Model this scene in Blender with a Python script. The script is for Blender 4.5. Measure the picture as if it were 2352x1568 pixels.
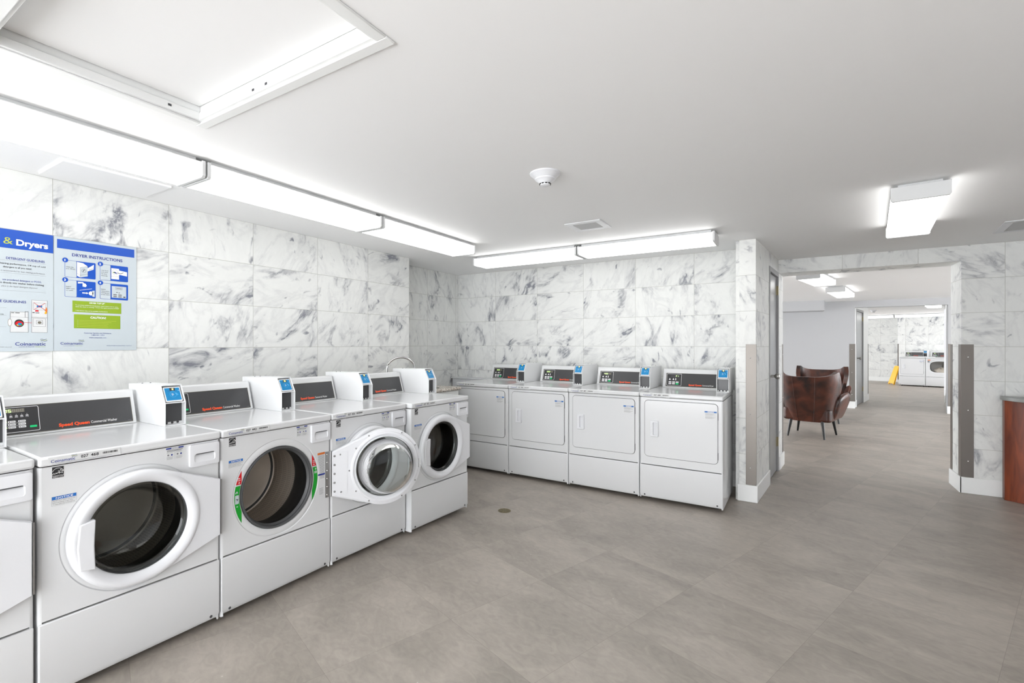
import bpy, bmesh, math, random
from mathutils import Vector, Matrix
random.seed(7)
R = math.radians
PI = math.pi
for o in list(bpy.data.objects): bpy.data.objects.remove(o)
scene = bpy.context.scene
C = scene.collection
# ------------------------------------------------------------------ camera, world, exposure
CAMH = 1.4075; TH = 0.5647; CZ = 2.3364
cd = bpy.data.cameras.new('camera'); cam = bpy.data.objects.new('camera', cd); C.objects.link(cam)
cam.location = (0, 0, CAMH); cam.rotation_euler = (PI/2, 0, TH)
cd.sensor_width = 36; cd.lens = 1104.3/2352*36
cd.shift_x = (1176-1117.8)/2352; cd.shift_y = (788.84-784)/2352
cd.clip_start = 0.05; cd.clip_end = 100
scene.camera = cam
w = bpy.data.worlds.new('world'); scene.world = w; w.use_nodes = True
w.node_tree.nodes['Background'].inputs[0].default_value = (0.955, 0.975, 1.0, 1)
w.node_tree.nodes['Background'].inputs[1].default_value = 5.0  # added white fill light, enters through the open rear and lounge ends
scene.view_settings.view_transform = 'Standard'; scene.view_settings.look = 'None'
scene.view_settings.gamma = 1; scene.view_settings.use_curve_mapping = False
scene.view_settings.exposure = 0.60
LAMP = 2.7           # radiance of the fluorescent lenses
# ------------------------------------------------------------------ materials
def lin(c):
    f = lambda v: v/12.92 if v <= 0.04045 else ((v+0.055)/1.055)**2.4
    return tuple(f(v/255) for v in c)
def nodes(name):
    m = bpy.data.materials.new(name); m.use_nodes = True
    nt = m.node_tree; b = nt.nodes['Principled BSDF']
    return m, nt, b
def L(nt, a, b): nt.links.new(a, b)
def prin(name, col, rough=0.4, metal=0.0, bump=0.0, bscale=60, emit=0, var=0.03, spec=0.5, coat=0.0, vscale=9):
    m, nt, b = nodes(name)
    c = lin(col)
    tc = nt.nodes.new('ShaderNodeTexCoord')
    n = nt.nodes.new('ShaderNodeTexNoise'); n.inputs['Scale'].default_value = vscale; n.inputs['Detail'].default_value = 3
    L(nt, tc.outputs['Object'], n.inputs['Vector'])
    mr = nt.nodes.new('ShaderNodeMapRange'); mr.inputs[3].default_value = 1-var; mr.inputs[4].default_value = 1+var
    L(nt, n.outputs['Fac'], mr.inputs[0])
    mx = nt.nodes.new('ShaderNodeVectorMath'); mx.operation = 'SCALE'; mx.inputs[0].default_value = c
    L(nt, mr.outputs[0], mx.inputs['Scale']); L(nt, mx.outputs[0], b.inputs['Base Color'])
    b.inputs['Roughness'].default_value = rough; b.inputs['Metallic'].default_value = metal
    b.inputs['Specular IOR Level'].default_value = spec
    b.inputs['Coat Weight'].default_value = coat
    if emit:
        b.inputs['Emission Color'].default_value = (*c, 1); b.inputs['Emission Strength'].default_value = emit
    if bump:
        n2 = nt.nodes.new('ShaderNodeTexNoise'); n2.inputs['Scale'].default_value = bscale
        L(nt, tc.outputs['Object'], n2.inputs['Vector'])
        bp = nt.nodes.new('ShaderNodeBump'); bp.inputs['Strength'].default_value = bump; bp.inputs['Distance'].default_value = 0.002
        L(nt, n2.outputs['Fac'], bp.inputs['Height']); L(nt, bp.outputs[0], b.inputs['Normal'])
    return m
def M(nt, op, a, b=None, c=None):
    n = nt.nodes.new('ShaderNodeMath'); n.operation = op
    for i, v in enumerate((a, b, c)):
        if v is None: continue
        if isinstance(v, (int, float)): n.inputs[i].default_value = v
        else: L(nt, v, n.inputs[i])
    return n.outputs[0]
def marble(name, u0, tw=0.598, seed=0.0, th=0.3192, contrast=1.0):
    m, nt, b = nodes(name)
    tc = nt.nodes.new('ShaderNodeTexCoord'); sp = nt.nodes.new('ShaderNodeSeparateXYZ')
    L(nt, tc.outputs['Object'], sp.inputs[0])
    u = M(nt, 'DIVIDE', M(nt, 'SUBTRACT', sp.outputs[0], u0), tw)
    v = M(nt, 'DIVIDE', M(nt, 'SUBTRACT', CZ, sp.outputs[2]), th)
    cu = M(nt, 'FLOOR', u); cv = M(nt, 'FLOOR', v)
    fu = M(nt, 'SUBTRACT', u, cu); fv = M(nt, 'SUBTRACT', v, cv)
    eu = M(nt, 'MULTIPLY', M(nt, 'MINIMUM', fu, M(nt, 'SUBTRACT', 1, fu)), tw)
    ev = M(nt, 'MULTIPLY', M(nt, 'MINIMUM', fv, M(nt, 'SUBTRACT', 1, fv)), th)
    g = M(nt, 'LESS_THAN', M(nt, 'MINIMUM', eu, ev), 0.0014)
    cb = nt.nodes.new('ShaderNodeCombineXYZ'); L(nt, cu, cb.inputs[0]); L(nt, cv, cb.inputs[1]); cb.inputs[2].default_value = seed
    wn = nt.nodes.new('ShaderNodeTexWhiteNoise'); wn.noise_dimensions = '3D'; L(nt, cb.outputs[0], wn.inputs['Vector'])
    off = nt.nodes.new('ShaderNodeVectorMath'); off.operation = 'SCALE'; L(nt, wn.outputs['Color'], off.inputs[0]); off.inputs['Scale'].default_value = 37
    # lean of the veins differs from tile to tile
    vr = nt.nodes.new('ShaderNodeVectorRotate'); vr.rotation_type = 'Y_AXIS'; L(nt, tc.outputs['Object'], vr.inputs['Vector'])
    L(nt, M(nt, 'ADD', M(nt, 'MULTIPLY', wn.outputs['Value'], 2.1), -1.5 if seed < 5 else -0.5), vr.inputs['Angle'])
    sc = nt.nodes.new('ShaderNodeVectorMath'); sc.operation = 'MULTIPLY'; L(nt, vr.outputs[0], sc.inputs[0]); sc.inputs[1].default_value = (1.55, 1.0, 0.8)
    ad = nt.nodes.new('ShaderNodeVectorMath'); ad.operation = 'ADD'; L(nt, sc.outputs[0], ad.inputs[0]); L(nt, off.outputs[0], ad.inputs[1])
    def noise(scale, detail, dist, rough=0.5):
        n = nt.nodes.new('ShaderNodeTexNoise'); n.inputs['Scale'].default_value = scale; n.inputs['Detail'].default_value = detail
        n.inputs['Distortion'].default_value = dist; n.inputs['Roughness'].default_value = rough
        L(nt, ad.outputs[0], n.inputs['Vector']); return n.outputs['Fac']
    n1 = noise(2.9, 7, 0.9, 0.6)
    vein = M(nt, 'SUBTRACT', 1, M(nt, 'MULTIPLY', M(nt, 'ABSOLUTE', M(nt, 'SUBTRACT', n1, 0.5)), 14)); vein = M(nt, 'MAXIMUM', vein, 0)
    halo = M(nt, 'MAXIMUM', M(nt, 'SUBTRACT', 1, M(nt, 'MULTIPLY', M(nt, 'ABSOLUTE', M(nt, 'SUBTRACT', n1, 0.5)), 6.5)), 0)
    mask = nt.nodes.new('ShaderNodeMapRange'); L(nt, noise(2.7, 4, 0.7), mask.inputs[0]); mask.inputs[1].default_value = 0.52; mask.inputs[2].default_value = 0.74
    cloud = nt.nodes.new('ShaderNodeMapRange'); L(nt, noise(1.6, 4, 0.6), cloud.inputs[0]); cloud.inputs[1].default_value = 5.05; cloud.inputs[2].default_value = 0.8
    spot = nt.nodes.new('ShaderNodeMapRange'); L(nt, noise(7.5, 3, 1.2), spot.inputs[0]); spot.inputs[1].default_value = 0.64; spot.inputs[2].default_value = 0.76
    amt = M(nt, 'MULTIPLY', M(nt, 'POWER', vein, 1.4), M(nt, 'ADD', M(nt, 'MULTIPLY', mask.outputs[0], 0.55), 0.10))
    amt = M(nt, 'ADD', amt, M(nt, 'MULTIPLY', M(nt, 'MULTIPLY', halo, mask.outputs[0]), 0.36))
    amt = M(nt, 'ADD', amt, M(nt, 'MULTIPLY', cloud.outputs[0], 0.08))
    amt = M(nt, 'ADD', amt, M(nt, 'MULTIPLY', M(nt, 'MULTIPLY', spot.outputs[0], halo), 0.9))
    fine = M(nt, 'ADD', 0.25, M(nt, 'MULTIPLY', noise(15, 4, 0.4, 0.65), 1.5))
    amt = M(nt, 'MINIMUM', M(nt, 'MULTIPLY', M(nt, 'MULTIPLY', amt, fine), contrast), 1)
    mx = nt.nodes.new('ShaderNodeMix'); mx.data_type = 'RGBA'; L(nt, amt, mx.inputs[0])
    mx.inputs[6].default_value = (*lin((236, 237, 234)), 1); mx.inputs[7].default_value = (*lin((130, 132, 140)), 1)
    tv = nt.nodes.new('ShaderNodeVectorMath'); tv.operation = 'SCALE'; L(nt, mx.outputs[2], tv.inputs[0])
    L(nt, M(nt, 'ADD', 0.965, M(nt, 'MULTIPLY', wn.outputs['Value'], 0.055)), tv.inputs['Scale'])
    mg = nt.nodes.new('ShaderNodeMix'); mg.data_type = 'RGBA'; L(nt, g, mg.inputs[0]); L(nt, tv.outputs[0], mg.inputs[6]); mg.inputs[7].default_value = (*lin((176, 176, 168)), 1)
    L(nt, mg.outputs[2], b.inputs['Base Color']); b.inputs['Roughness'].default_value = 0.42
    b.inputs['Specular IOR Level'].default_value = 0.35
    bp = nt.nodes.new('ShaderNodeBump'); bp.inputs['Strength'].default_value = 0.5; bp.inputs['Distance'].default_value = 0.001
    L(nt, M(nt, 'SUBTRACT', 1, g), bp.inputs['Height']); L(nt, bp.outputs[0], b.inputs['Normal'])
    return m
def floor_mat():
    m, nt, b = nodes('floor_vinyl')
    tc = nt.nodes.new('ShaderNodeTexCoord')
    mp = nt.nodes.new('ShaderNodeMapping'); mp.vector_type = 'POINT'
    a = R(19)
    mp.inputs['Rotation'].default_value = (0, 0, a)
    x0, y0 = -0.482, 3.005
    mp.inputs['Location'].default_value = (-(x0*math.cos(a)-y0*math.sin(a)), -(x0*math.sin(a)+y0*math.cos(a)), 0)
    L(nt, tc.outputs['Object'], mp.inputs['Vector'])
    sp = nt.nodes.new('ShaderNodeSeparateXYZ'); L(nt, mp.outputs[0], sp.inputs[0])
    T = 0.6
    u = M(nt, 'DIVIDE', sp.outputs[0], T); v = M(nt, 'DIVIDE', sp.outputs[1], T*1.08)
    cu = M(nt, 'FLOOR', u); cv = M(nt, 'FLOOR', v)
    fu = M(nt, 'SUBTRACT', u, cu); fv = M(nt, 'SUBTRACT', v, cv)
    e = M(nt, 'MINIMUM', M(nt, 'MINIMUM', fu, M(nt, 'SUBTRACT', 1, fu)), M(nt, 'MINIMUM', fv, M(nt, 'SUBTRACT', 1, fv)))
    g = M(nt, 'LESS_THAN', e, 0.0016)
    cb = nt.nodes.new('ShaderNodeCombineXYZ'); L(nt, cu, cb.inputs[0]); L(nt, cv, cb.inputs[1])
    wn = nt.nodes.new('ShaderNodeTexWhiteNoise'); L(nt, cb.outputs[0], wn.inputs['Vector'])
    off = nt.nodes.new('ShaderNodeVectorMath'); off.operation = 'SCALE'; L(nt, wn.outputs['Color'], off.inputs[0]); off.inputs['Scale'].default_value = 25
    ad = nt.nodes.new('ShaderNodeVectorMath'); ad.operation = 'ADD'; L(nt, mp.outputs[0], ad.inputs[0]); L(nt, off.outputs[0], ad.inputs[1])
    st = nt.nodes.new('ShaderNodeVectorMath'); st.operation = 'MULTIPLY'; L(nt, ad.outputs[0], st.inputs[0]); st.inputs[1].default_value = (1.0, 1.7, 1)
    def noise(scale, detail, dist, src=st):
        n = nt.nodes.new('ShaderNodeTexNoise'); n.inputs['Scale'].default_value = scale; n.inputs['Detail'].default_value = detail
        n.inputs['Distortion'].default_value = dist; L(nt, src.outputs[0], n.inputs['Vector']); return n.outputs['Fac']
    n1 = noise(1.7, 5, 0.9); n2 = noise(11, 6, 1.6); n3 = noise(40, 5, 0.8)
    k = M(nt, 'ADD', M(nt, 'MULTIPLY', M(nt, 'SUBTRACT', n1, 0.5), 0.85), M(nt, 'MULTIPLY', M(nt, 'SUBTRACT', n2, 0.5), 0.5))
    k = M(nt, 'ADD', k, M(nt, 'MULTIPLY', M(nt, 'SUBTRACT', wn.outputs['Value'], 0.5), 0.09))
    k = M(nt, 'ADD', k, M(nt, 'MULTIPLY', M(nt, 'SUBTRACT', n3, 0.5), 0.16))
    k = M(nt, 'ADD', k, 1.0)
    # tiny pale flecks
    fl = nt.nodes.new('ShaderNodeTexVoronoi'); fl.inputs['Scale'].default_value = 5.5; L(nt, ad.outputs[0], fl.inputs['Vector'])
    fleck = M(nt, 'LESS_THAN', fl.outputs['Distance'], 0.022)
    sc = nt.nodes.new('ShaderNodeVectorMath'); sc.operation = 'SCALE'; sc.inputs[0].default_value = lin((155, 147, 138)); L(nt, k, sc.inputs['Scale'])
    mf = nt.nodes.new('ShaderNodeMix'); mf.data_type = 'RGBA'; L(nt, M(nt, 'MULTIPLY', fleck, 0.5), mf.inputs[0]); L(nt, sc.outputs[0], mf.inputs[6]); mf.inputs[7].default_value = (.62, .6, .57, 1)
    mg = nt.nodes.new('ShaderNodeMix'); mg.data_type = 'RGBA'; L(nt, M(nt, 'MULTIPLY', g, 0.38), mg.inputs[0]); L(nt, mf.outputs[2], mg.inputs[6]); mg.inputs[7].default_value = (*lin((96, 88, 80)), 1)
    L(nt, mg.outputs[2], b.inputs['Base Color'])
    rr = nt.nodes.new('ShaderNodeMapRange'); L(nt, n2, rr.inputs[0]); rr.inputs[1].default_value = 5.05; rr.inputs[2].default_value = 0.65
    rr.inputs[3].default_value = 0.16; rr.inputs[4].default_value = 0.44
    L(nt, rr.outputs[0], b.inputs['Roughness']); b.inputs['Specular IOR Level'].default_value = 0.7
    bp = nt.nodes.new('ShaderNodeBump'); bp.inputs['Strength'].default_value = 0.25; bp.inputs['Distance'].default_value = 0.0015
    L(nt, n2, bp.inputs['Height']); L(nt, bp.outputs[0], b.inputs['Normal'])
    return m
def drum_mat():
    m, nt, b = nodes('perforated_steel')
    tc = nt.nodes.new('ShaderNodeTexCoord'); sp = nt.nodes.new('ShaderNodeSeparateXYZ'); L(nt, tc.outputs['Object'], sp.inputs[0])
    ang = M(nt, 'ARCTAN2', M(nt, 'SUBTRACT', sp.outputs[2], 0.608), M(nt, 'SUBTRACT', sp.outputs[0], -0.012))
    a = M(nt, 'MULTIPLY', ang, 21.5); d = M(nt, 'MULTIPLY', sp.outputs[1], 80)
    fa = M(nt, 'SUBTRACT', M(nt, 'FRACT', a), 0.5); fd = M(nt, 'SUBTRACT', M(nt, 'FRACT', d), 0.5)
    rr = M(nt, 'SQRT', M(nt, 'ADD', M(nt, 'MULTIPLY', fa, fa), M(nt, 'MULTIPLY', fd, fd)))
    hole = M(nt, 'LESS_THAN', rr, 0.17)
    band = M(nt, 'MULTIPLY', M(nt, 'LESS_THAN', M(nt, 'FRACT', M(nt, 'DIVIDE', d, 4)), 0.75), M(nt, 'LESS_THAN', sp.outputs[1], 0.424))
    hole = M(nt, 'MULTIPLY', hole, band)
    seam = M(nt, 'LESS_THAN', M(nt, 'ABSOLUTE', M(nt, 'SUBTRACT', sp.outputs[1], 0.438)), 0.0035)
    dark = M(nt, 'MAXIMUM', hole, seam)
    mx = nt.nodes.new('ShaderNodeMix'); mx.data_type = 'RGBA'; L(nt, dark, mx.inputs[0])
    mx.inputs[6].default_value = (*lin((206, 196, 184)), 1); mx.inputs[7].default_value = (.015, .014, .013, 1)
    L(nt, mx.outputs[2], b.inputs['Base Color']); b.inputs['Roughness'].default_value = 0.42
    L(nt, M(nt, 'MULTIPLY', M(nt, 'SUBTRACT', 1, dark), 0.45), b.inputs['Metallic'])
    return m
def glass_mat(name, tint, refl=1.0, rough=0.0):
    m = bpy.data.materials.new(name); m.use_nodes = True; nt = m.node_tree; nt.nodes.clear()
    o = nt.nodes.new('ShaderNodeOutputMaterial'); t = nt.nodes.new('ShaderNodeBsdfTransparent'); t.inputs[0].default_value = (*tint, 1)
    g = nt.nodes.new('ShaderNodeBsdfGlossy'); g.inputs['Roughness'].default_value = rough
    fr = nt.nodes.new('ShaderNodeFresnel'); fr.inputs[0].default_value = 1.5
    mx = nt.nodes.new('ShaderNodeMixShader'); L(nt, M(nt, 'MINIMUM', M(nt, 'MULTIPLY', fr.outputs[0], refl), 1), mx.inputs[0])
    L(nt, t.outputs[0], mx.inputs[1]); L(nt, g.outputs[0], mx.inputs[2]); L(nt, mx.outputs[0], o.inputs[0])
    return m
def leather_mat():
    m, nt, b = nodes('brown_leather')
    tc = nt.nodes.new('ShaderNodeTexCoord'); n = nt.nodes.new('ShaderNodeTexNoise'); n.inputs['Scale'].default_value = 5; n.inputs['Detail'].default_value = 5; n.inputs['Distortion'].default_value = 0.6
    L(nt, tc.outputs['Object'], n.inputs['Vector'])
    cr = nt.nodes.new('ShaderNodeValToRGB'); L(nt, n.outputs['Fac'], cr.inputs[0])
    cr.color_ramp.elements[0].position = 0.32; cr.color_ramp.elements[0].color = (*lin((22, 9, 5)), 1)
    cr.color_ramp.elements[1].position = 0.68; cr.color_ramp.elements[1].color = (*lin((92, 46, 30)), 1)
    L(nt, cr.outputs[0], b.inputs['Base Color']); b.inputs['Roughness'].default_value = 0.33
    n2 = nt.nodes.new('ShaderNodeTexNoise'); n2.inputs['Scale'].default_value = 9; L(nt, tc.outputs['Object'], n2.inputs['Vector'])
    bp = nt.nodes.new('ShaderNodeBump'); bp.inputs['Strength'].default_value = 0.4; bp.inputs['Distance'].default_value = 0.01; L(nt, n2.outputs['Fac'], bp.inputs['Height']); L(nt, bp.outputs[0], b.inputs['Normal'])
    return m
def wood_mat():
    m, nt, b = nodes('cherry_wood')
    tc = nt.nodes.new('ShaderNodeTexCoord'); mp = nt.nodes.new('ShaderNodeMapping'); mp.inputs['Scale'].default_value = (9, 9, 1.2); L(nt, tc.outputs['Object'], mp.inputs[0])
    n = nt.nodes.new('ShaderNodeTexNoise'); n.inputs['Scale'].default_value = 2; n.inputs['Detail'].default_value = 6; n.inputs['Distortion'].default_value = 1.0; L(nt, mp.outputs[0], n.inputs['Vector'])
    cr = nt.nodes.new('ShaderNodeValToRGB'); L(nt, n.outputs['Fac'], cr.inputs[0])
    cr.color_ramp.elements[0].position = 0.3; cr.color_ramp.elements[0].color = (*lin((92, 34, 10)), 1)
    cr.color_ramp.elements[1].position = 0.7; cr.color_ramp.elements[1].color = (*lin((140, 62, 24)), 1)
    L(nt, cr.outputs[0], b.inputs['Base Color']); b.inputs['Roughness'].default_value = 0.35
    return m
def granite_mat():
    m, nt, b = nodes('speckled_granite')
    tc = nt.nodes.new('ShaderNodeTexCoord'); v = nt.nodes.new('ShaderNodeTexVoronoi'); v.inputs['Scale'].default_value = 130; L(nt, tc.outputs['Object'], v.inputs['Vector'])
    sp = nt.nodes.new('ShaderNodeSeparateColor'); L(nt, v.outputs['Color'], sp.inputs[0])
    cr = nt.nodes.new('ShaderNodeValToRGB'); L(nt, sp.outputs[0], cr.inputs[0]); cr.color_ramp.interpolation = 'CONSTANT'
    e = cr.color_ramp.elements; e[0].position = 0; e[0].color = (*lin((120, 108, 98)), 1); e[1].position = 0.8; e[1].color = (*lin((235, 230, 222)), 1)
    for p, c in ((0.2, (176, 164, 150)), (0.55, (205, 196, 186))):
        k = e.new(p); k.color = (*lin(c), 1)
    L(nt, cr.outputs[0], b.inputs['Base Color']); b.inputs['Roughness'].default_value = 0.2
    return m
def emit_mat(name, col, s):
    m, nt, b = nodes(name); b.inputs['Base Color'].default_value = (.8, .8, .8, 1)
    b.inputs['Emission Color'].default_value = (*col, 1); b.inputs['Emission Strength'].default_value = s; return m
K = {}
K['enamel'] = prin('white_enamel', (217, 218, 219), 0.13, var=0.01, spec=0.5)
K['enamel2'] = prin('white_plastic', (223, 224, 227), 0.33, var=0.01)
K['reader'] = prin('white_powder_coat', (232, 233, 234), 0.38, var=0.01, bump=0.1, bscale=400)
K['dark'] = prin('charcoal_faceplate', (66, 66, 68), 0.28, var=0.04)
K['dark2'] = prin('control_overlay', (48, 48, 50), 0.4, var=0.04)
K['black'] = prin('black_plastic', (12, 12, 13), 0.5)
K['gasket'] = prin('grey_rubber', (74, 75, 76), 0.45)
K['gap'] = prin('dark_gap', (70, 70, 72), 0.7)
K['rubber'] = prin('black_rubber', (9, 9, 10), 0.5)
K['steel'] = prin('brushed_steel', (158, 156, 152), 0.34, metal=0.85, var=0.06, vscale=3)
K['hinge'] = prin('hinge_steel', (170, 170, 170), 0.35, metal=0.9)
K['chrome'] = prin('polished_chrome', (215, 215, 215), 0.08, metal=1.0)
K['guard'] = prin('stainless_guard', (122, 117, 112), 0.38, metal=0.75, var=0.05, vscale=2)
K['drum'] = drum_mat()
K['glass'] = glass_mat('door_glass', (0.84, 0.86, 0.85), 1.1)
K['orange'] = prin('orange_lettering', (240, 84, 40), 0.4, emit=0.08)
K['white'] = prin('white_lettering', (242, 242, 242), 0.5)
K['blue'] = prin('blue_print', (36, 104, 180), 0.4)
K['navy'] = prin('navy_print', (40, 56, 138), 0.4)
K['pblue'] = prin('poster_blue', (8, 78, 182), 0.35)
K['lime'] = prin('poster_green', (140, 168, 36), 0.35)
K['olive'] = prin('olive_print', (186, 196, 70), 0.4)
K['paper'] = prin('poster_paper', (192, 201, 206), 0.3, var=0.01)
K['sticker'] = prin('sticker_film', (213, 214, 214), 0.35, var=0.005)
K['ink'] = prin('black_print', (30, 30, 32), 0.5)
K['greyink'] = prin('grey_print', (120, 120, 124), 0.5)
K['red'] = prin('red_print', (206, 16, 28), 0.35)
K['green'] = prin('green_print', (8, 156, 40), 0.35)
K['gbtn'] = prin('green_button', (10, 186, 110), 0.4, emit=0.2)
K['orng'] = prin('warning_orange', (216, 116, 50), 0.4)
K['screen'] = prin('blue_screen', (8, 128, 186), 0.3)
K['screen2'] = prin('screen_line', (130, 205, 240), 0.3, emit=0.1)
K['yled'] = emit_mat('yellow_led', lin((250, 240, 40)), 1.2)
K['gled'] = emit_mat('green_led', lin((170, 235, 40)), 1.1)
K['led_off'] = prin('unlit_display', (112, 108, 96), 0.4)
K['led_off2'] = prin('unlit_segments', (160, 156, 146), 0.4)
K['ceil'] = prin('ceiling_paint', (243, 243, 243), 0.6, bump=0.15, bscale=12, var=0.012, vscale=1.2)
K['paint'] = prin('white_wall_paint', (222, 223, 227), 0.55, var=0.012, vscale=1.2)
K['loungep'] = prin('lounge_wall_paint', (182, 183, 185), 0.55, var=0.012, vscale=1.2)
K['trim'] = prin('white_trim', (236, 237, 236), 0.35, var=0.01)
K['frame'] = prin('door_frame_grey', (150, 150, 150), 0.4)
K['doorp'] = prin('door_grey_satin', (142, 144, 146), 0.28, metal=0.35, var=0.05, vscale=3)
K['lens'] = emit_mat('lamp_lens', (1.0, 1.0, 0.985), LAMP)
K['house'] = prin('lamp_housing', (214, 215, 215), 0.4)
K['grille'] = prin('grille_grey', (196, 196, 195), 0.6, bump=0.8, bscale=900)
K['floor'] = floor_mat()
K['leather'] = leather_mat()
K['legw'] = prin('black_lacquer', (20, 18, 18), 0.3)
K['wood'] = wood_mat()
K['ctop'] = prin('grey_laminate', (150, 152, 150), 0.35)
K['granite'] = granite_mat()
K['yellow'] = prin('yellow_plastic', (238, 176, 10), 0.35)
K['brass'] = prin('aged_brass', (150, 140, 112), 0.4, metal=0.8)
K['cloth'] = prin('grey_laundry', (188, 180, 168), 0.8, bump=0.5, bscale=60, var=0.2)
K['fringetone'] = prin('faceplate_fringe', (128, 122, 96), 0.4)  # lens colour fringe painted as a thin border round the faceplate
K['heater'] = prin('heater_enamel', (226, 227, 227), 0.4)
# ------------------------------------------------------------------ mesh helpers
class MB:
    def __init__(s): s.v = []; s.f = []; s.mi = []; s.mats = []
    def m(s, k):
        if k not in s.mats: s.mats.append(k)
        return s.mats.index(k)
    def add(s, vs, fs, k, mat=None):
        o = len(s.v); mm = s.m(k)
        for p in vs:
            p = Vector(p)
            if mat is not None: p = mat @ p
            s.v.append(tuple(p))
        for f in fs: s.f.append([i+o for i in f]); s.mi.append(mm)
        return s
    def box(s, x0, x1, y0, y1, z0, z1, k, mat=None):
        vs = [(x, y, z) for x in (x0, x1) for y in (y0, y1) for z in (z0, z1)]
        return s.add(vs, [(0, 1, 3, 2), (4, 6, 7, 5), (0, 4, 5, 1), (2, 3, 7, 6), (0, 2, 6, 4), (1, 5, 7, 3)], k, mat)
    def prism(s, pts, a0, a1, k, axis='x', mat=None):
        # pts 2D polygon; axis x: (y,z); axis y: (x,z); axis z: (x,y)
        def P3(p, a): return {'x': (a, p[0], p[1]), 'y': (p[0], a, p[1]), 'z': (p[0], p[1], a)}[axis]
        n = len(pts); vs = [P3(p, a0) for p in pts]+[P3(p, a1) for p in pts]
        fs = [tuple(range(n)), tuple(range(2*n-1, n-1, -1))]+[(i, (i+1) % n, n+(i+1) % n, n+i) for i in range(n)]
        return s.add(vs, fs, k, mat)
    def rings(s, rings, k, closed=True, cap=False, mat=None):
        n = len(rings[0]); vs = [p for r in rings for p in r]; fs = []
        for j in range(len(rings)-1):
            for i in range(n if closed else n-1):
                fs.append((j*n+i, j*n+(i+1) % n, (j+1)*n+(i+1) % n, (j+1)*n+i))
        if cap: fs.append(tuple(range(n))); fs.append(tuple(range((len(rings)-1)*n, len(rings)*n)))
        return s.add(vs, fs, k, mat)
    def lathe_y(s, cx, cz, prof, k, n=48, mat=None):   # prof (r, y)
        return s.rings([[(cx+r*math.cos(2*PI*i/n), y, cz+r*math.sin(2*PI*i/n)) for i in range(n)] for r, y in prof], k, mat=mat)
    def lathe_z(s, cx, cy, prof, k, n=32, mat=None):   # prof (r, z)
        return s.rings([[(cx+r*math.cos(2*PI*i/n), cy+r*math.sin(2*PI*i/n), z) for i in range(n)] for r, z in prof], k, mat=mat)
    def tube(s, pts, r, k, n=10, mat=None):
        pts = [Vector(p) for p in pts]; rings = []
        rr = r if isinstance(r, (list, tuple)) else [r]*len(pts)
        for i, p in enumerate(pts):
            t = (pts[min(i+1, len(pts)-1)]-pts[max(i-1, 0)]).normalized()
            u = t.cross(Vector((0, 0, 1)) if abs(t.z) < 0.9 else Vector((1, 0, 0))).normalized(); v = t.cross(u)
            rings.append([tuple(p+(u*math.cos(2*PI*j/n)+v*math.sin(2*PI*j/n))*rr[i]) for j in range(n)])
        return s.rings(rings, k, cap=True, mat=mat)
    def text(s, body, x0, x1, z0, h, k, y=-0.001, bold=0.0, shear=0, mat=None, res=2, keep=False):
        vs, fs = glyphs(body, bold, res, shear)
        if not vs: return s
        ax = min(p[0] for p in vs); bx = max(p[0] for p in vs); hz = 0.70
        kx = (x1-x0)/(bx-ax); kz = h/hz
        return s.add([(x0+(p[0]-ax)*kx, y, z0+p[1]*kz) for p in vs], fs, k, mat)
    def poly(s, pts, y, k, mat=None): return s.add([(p[0], y, p[1]) for p in pts], [tuple(range(len(pts)))], k, mat)
    def rect(s, x0, x1, z0, z1, y, k, mat=None): return s.poly([(x0, z0), (x1, z0), (x1, z1), (x0, z1)], y, k, mat)
    def line(s, pts, wd, y, k, mat=None):
        for a, b in zip(pts, pts[1:]):
            d = Vector((b[0]-a[0], b[1]-a[1]));
            if d.length < 1e-9: continue
            n = Vector((-d.y, d.x)).normalized()*wd/2; e = d.normalized()*wd*0.3
            s.poly([(a[0]-e.x-n.x, a[1]-e.y-n.y), (b[0]+e.x-n.x, b[1]+e.y-n.y), (b[0]+e.x+n.x, b[1]+e.y+n.y), (a[0]-e.x+n.x, a[1]-e.y+n.y)], y, k, mat)
        return s
    def mesh(s, name, smooth=True, recalc=True):
        me = bpy.data.meshes.new(name); me.from_pydata(s.v, [], s.f)
        for k in s.mats: me.materials.append(K[k] if isinstance(k, str) else k)
        me.polygons.foreach_set('material_index', s.mi)
        if recalc:
            bm = bmesh.new(); bm.from_mesh(me); bmesh.ops.recalc_face_normals(bm, faces=bm.faces); bm.to_mesh(me); bm.free()
        if smooth:
            me.polygons.foreach_set('use_smooth', [True]*len(me.polygons)); me.set_sharp_from_angle(angle=R(36))
        me.update(); return me
    def build(s, name, parent=None, bevel=0, seg=2, loc=None, rz=0, smooth=True, recalc=True):
        o = bpy.data.objects.new(name, s.mesh(name, smooth, recalc)); C.objects.link(o)
        if parent: o.parent = parent
        if loc: o.location = loc
        if rz: o.rotation_euler.z = rz
        if bevel:
            b = o.modifiers.new('bevel', 'BEVEL'); b.width = bevel; b.segments = seg; b.limit_method = 'ANGLE'; b.angle_limit = R(40); b.harden_normals = False
        return o
_gl = {}
def glyphs(body, bold, res, shear):
    key = (body, bold, res, shear)
    if key in _gl: return _gl[key]
    cu = bpy.data.curves.new('t', 'FONT'); cu.body = body; cu.resolution_u = res; cu.offset = bold; cu.shear = shear; cu.size = 1.0
    o = bpy.data.objects.new('t', cu); C.objects.link(o)
    bpy.context.view_layer.update()
    me = bpy.data.meshes.new_from_object(o.evaluated_get(bpy.context.evaluated_depsgraph_get()))
    vs = [tuple(v.co) for v in me.vertices]; fs = [tuple(p.vertices) for p in me.polygons]
    bpy.data.objects.remove(o); bpy.data.curves.remove(cu); bpy.data.meshes.remove(me)
    _gl[key] = (vs, fs); return _gl[key]
_mc = {}
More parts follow.
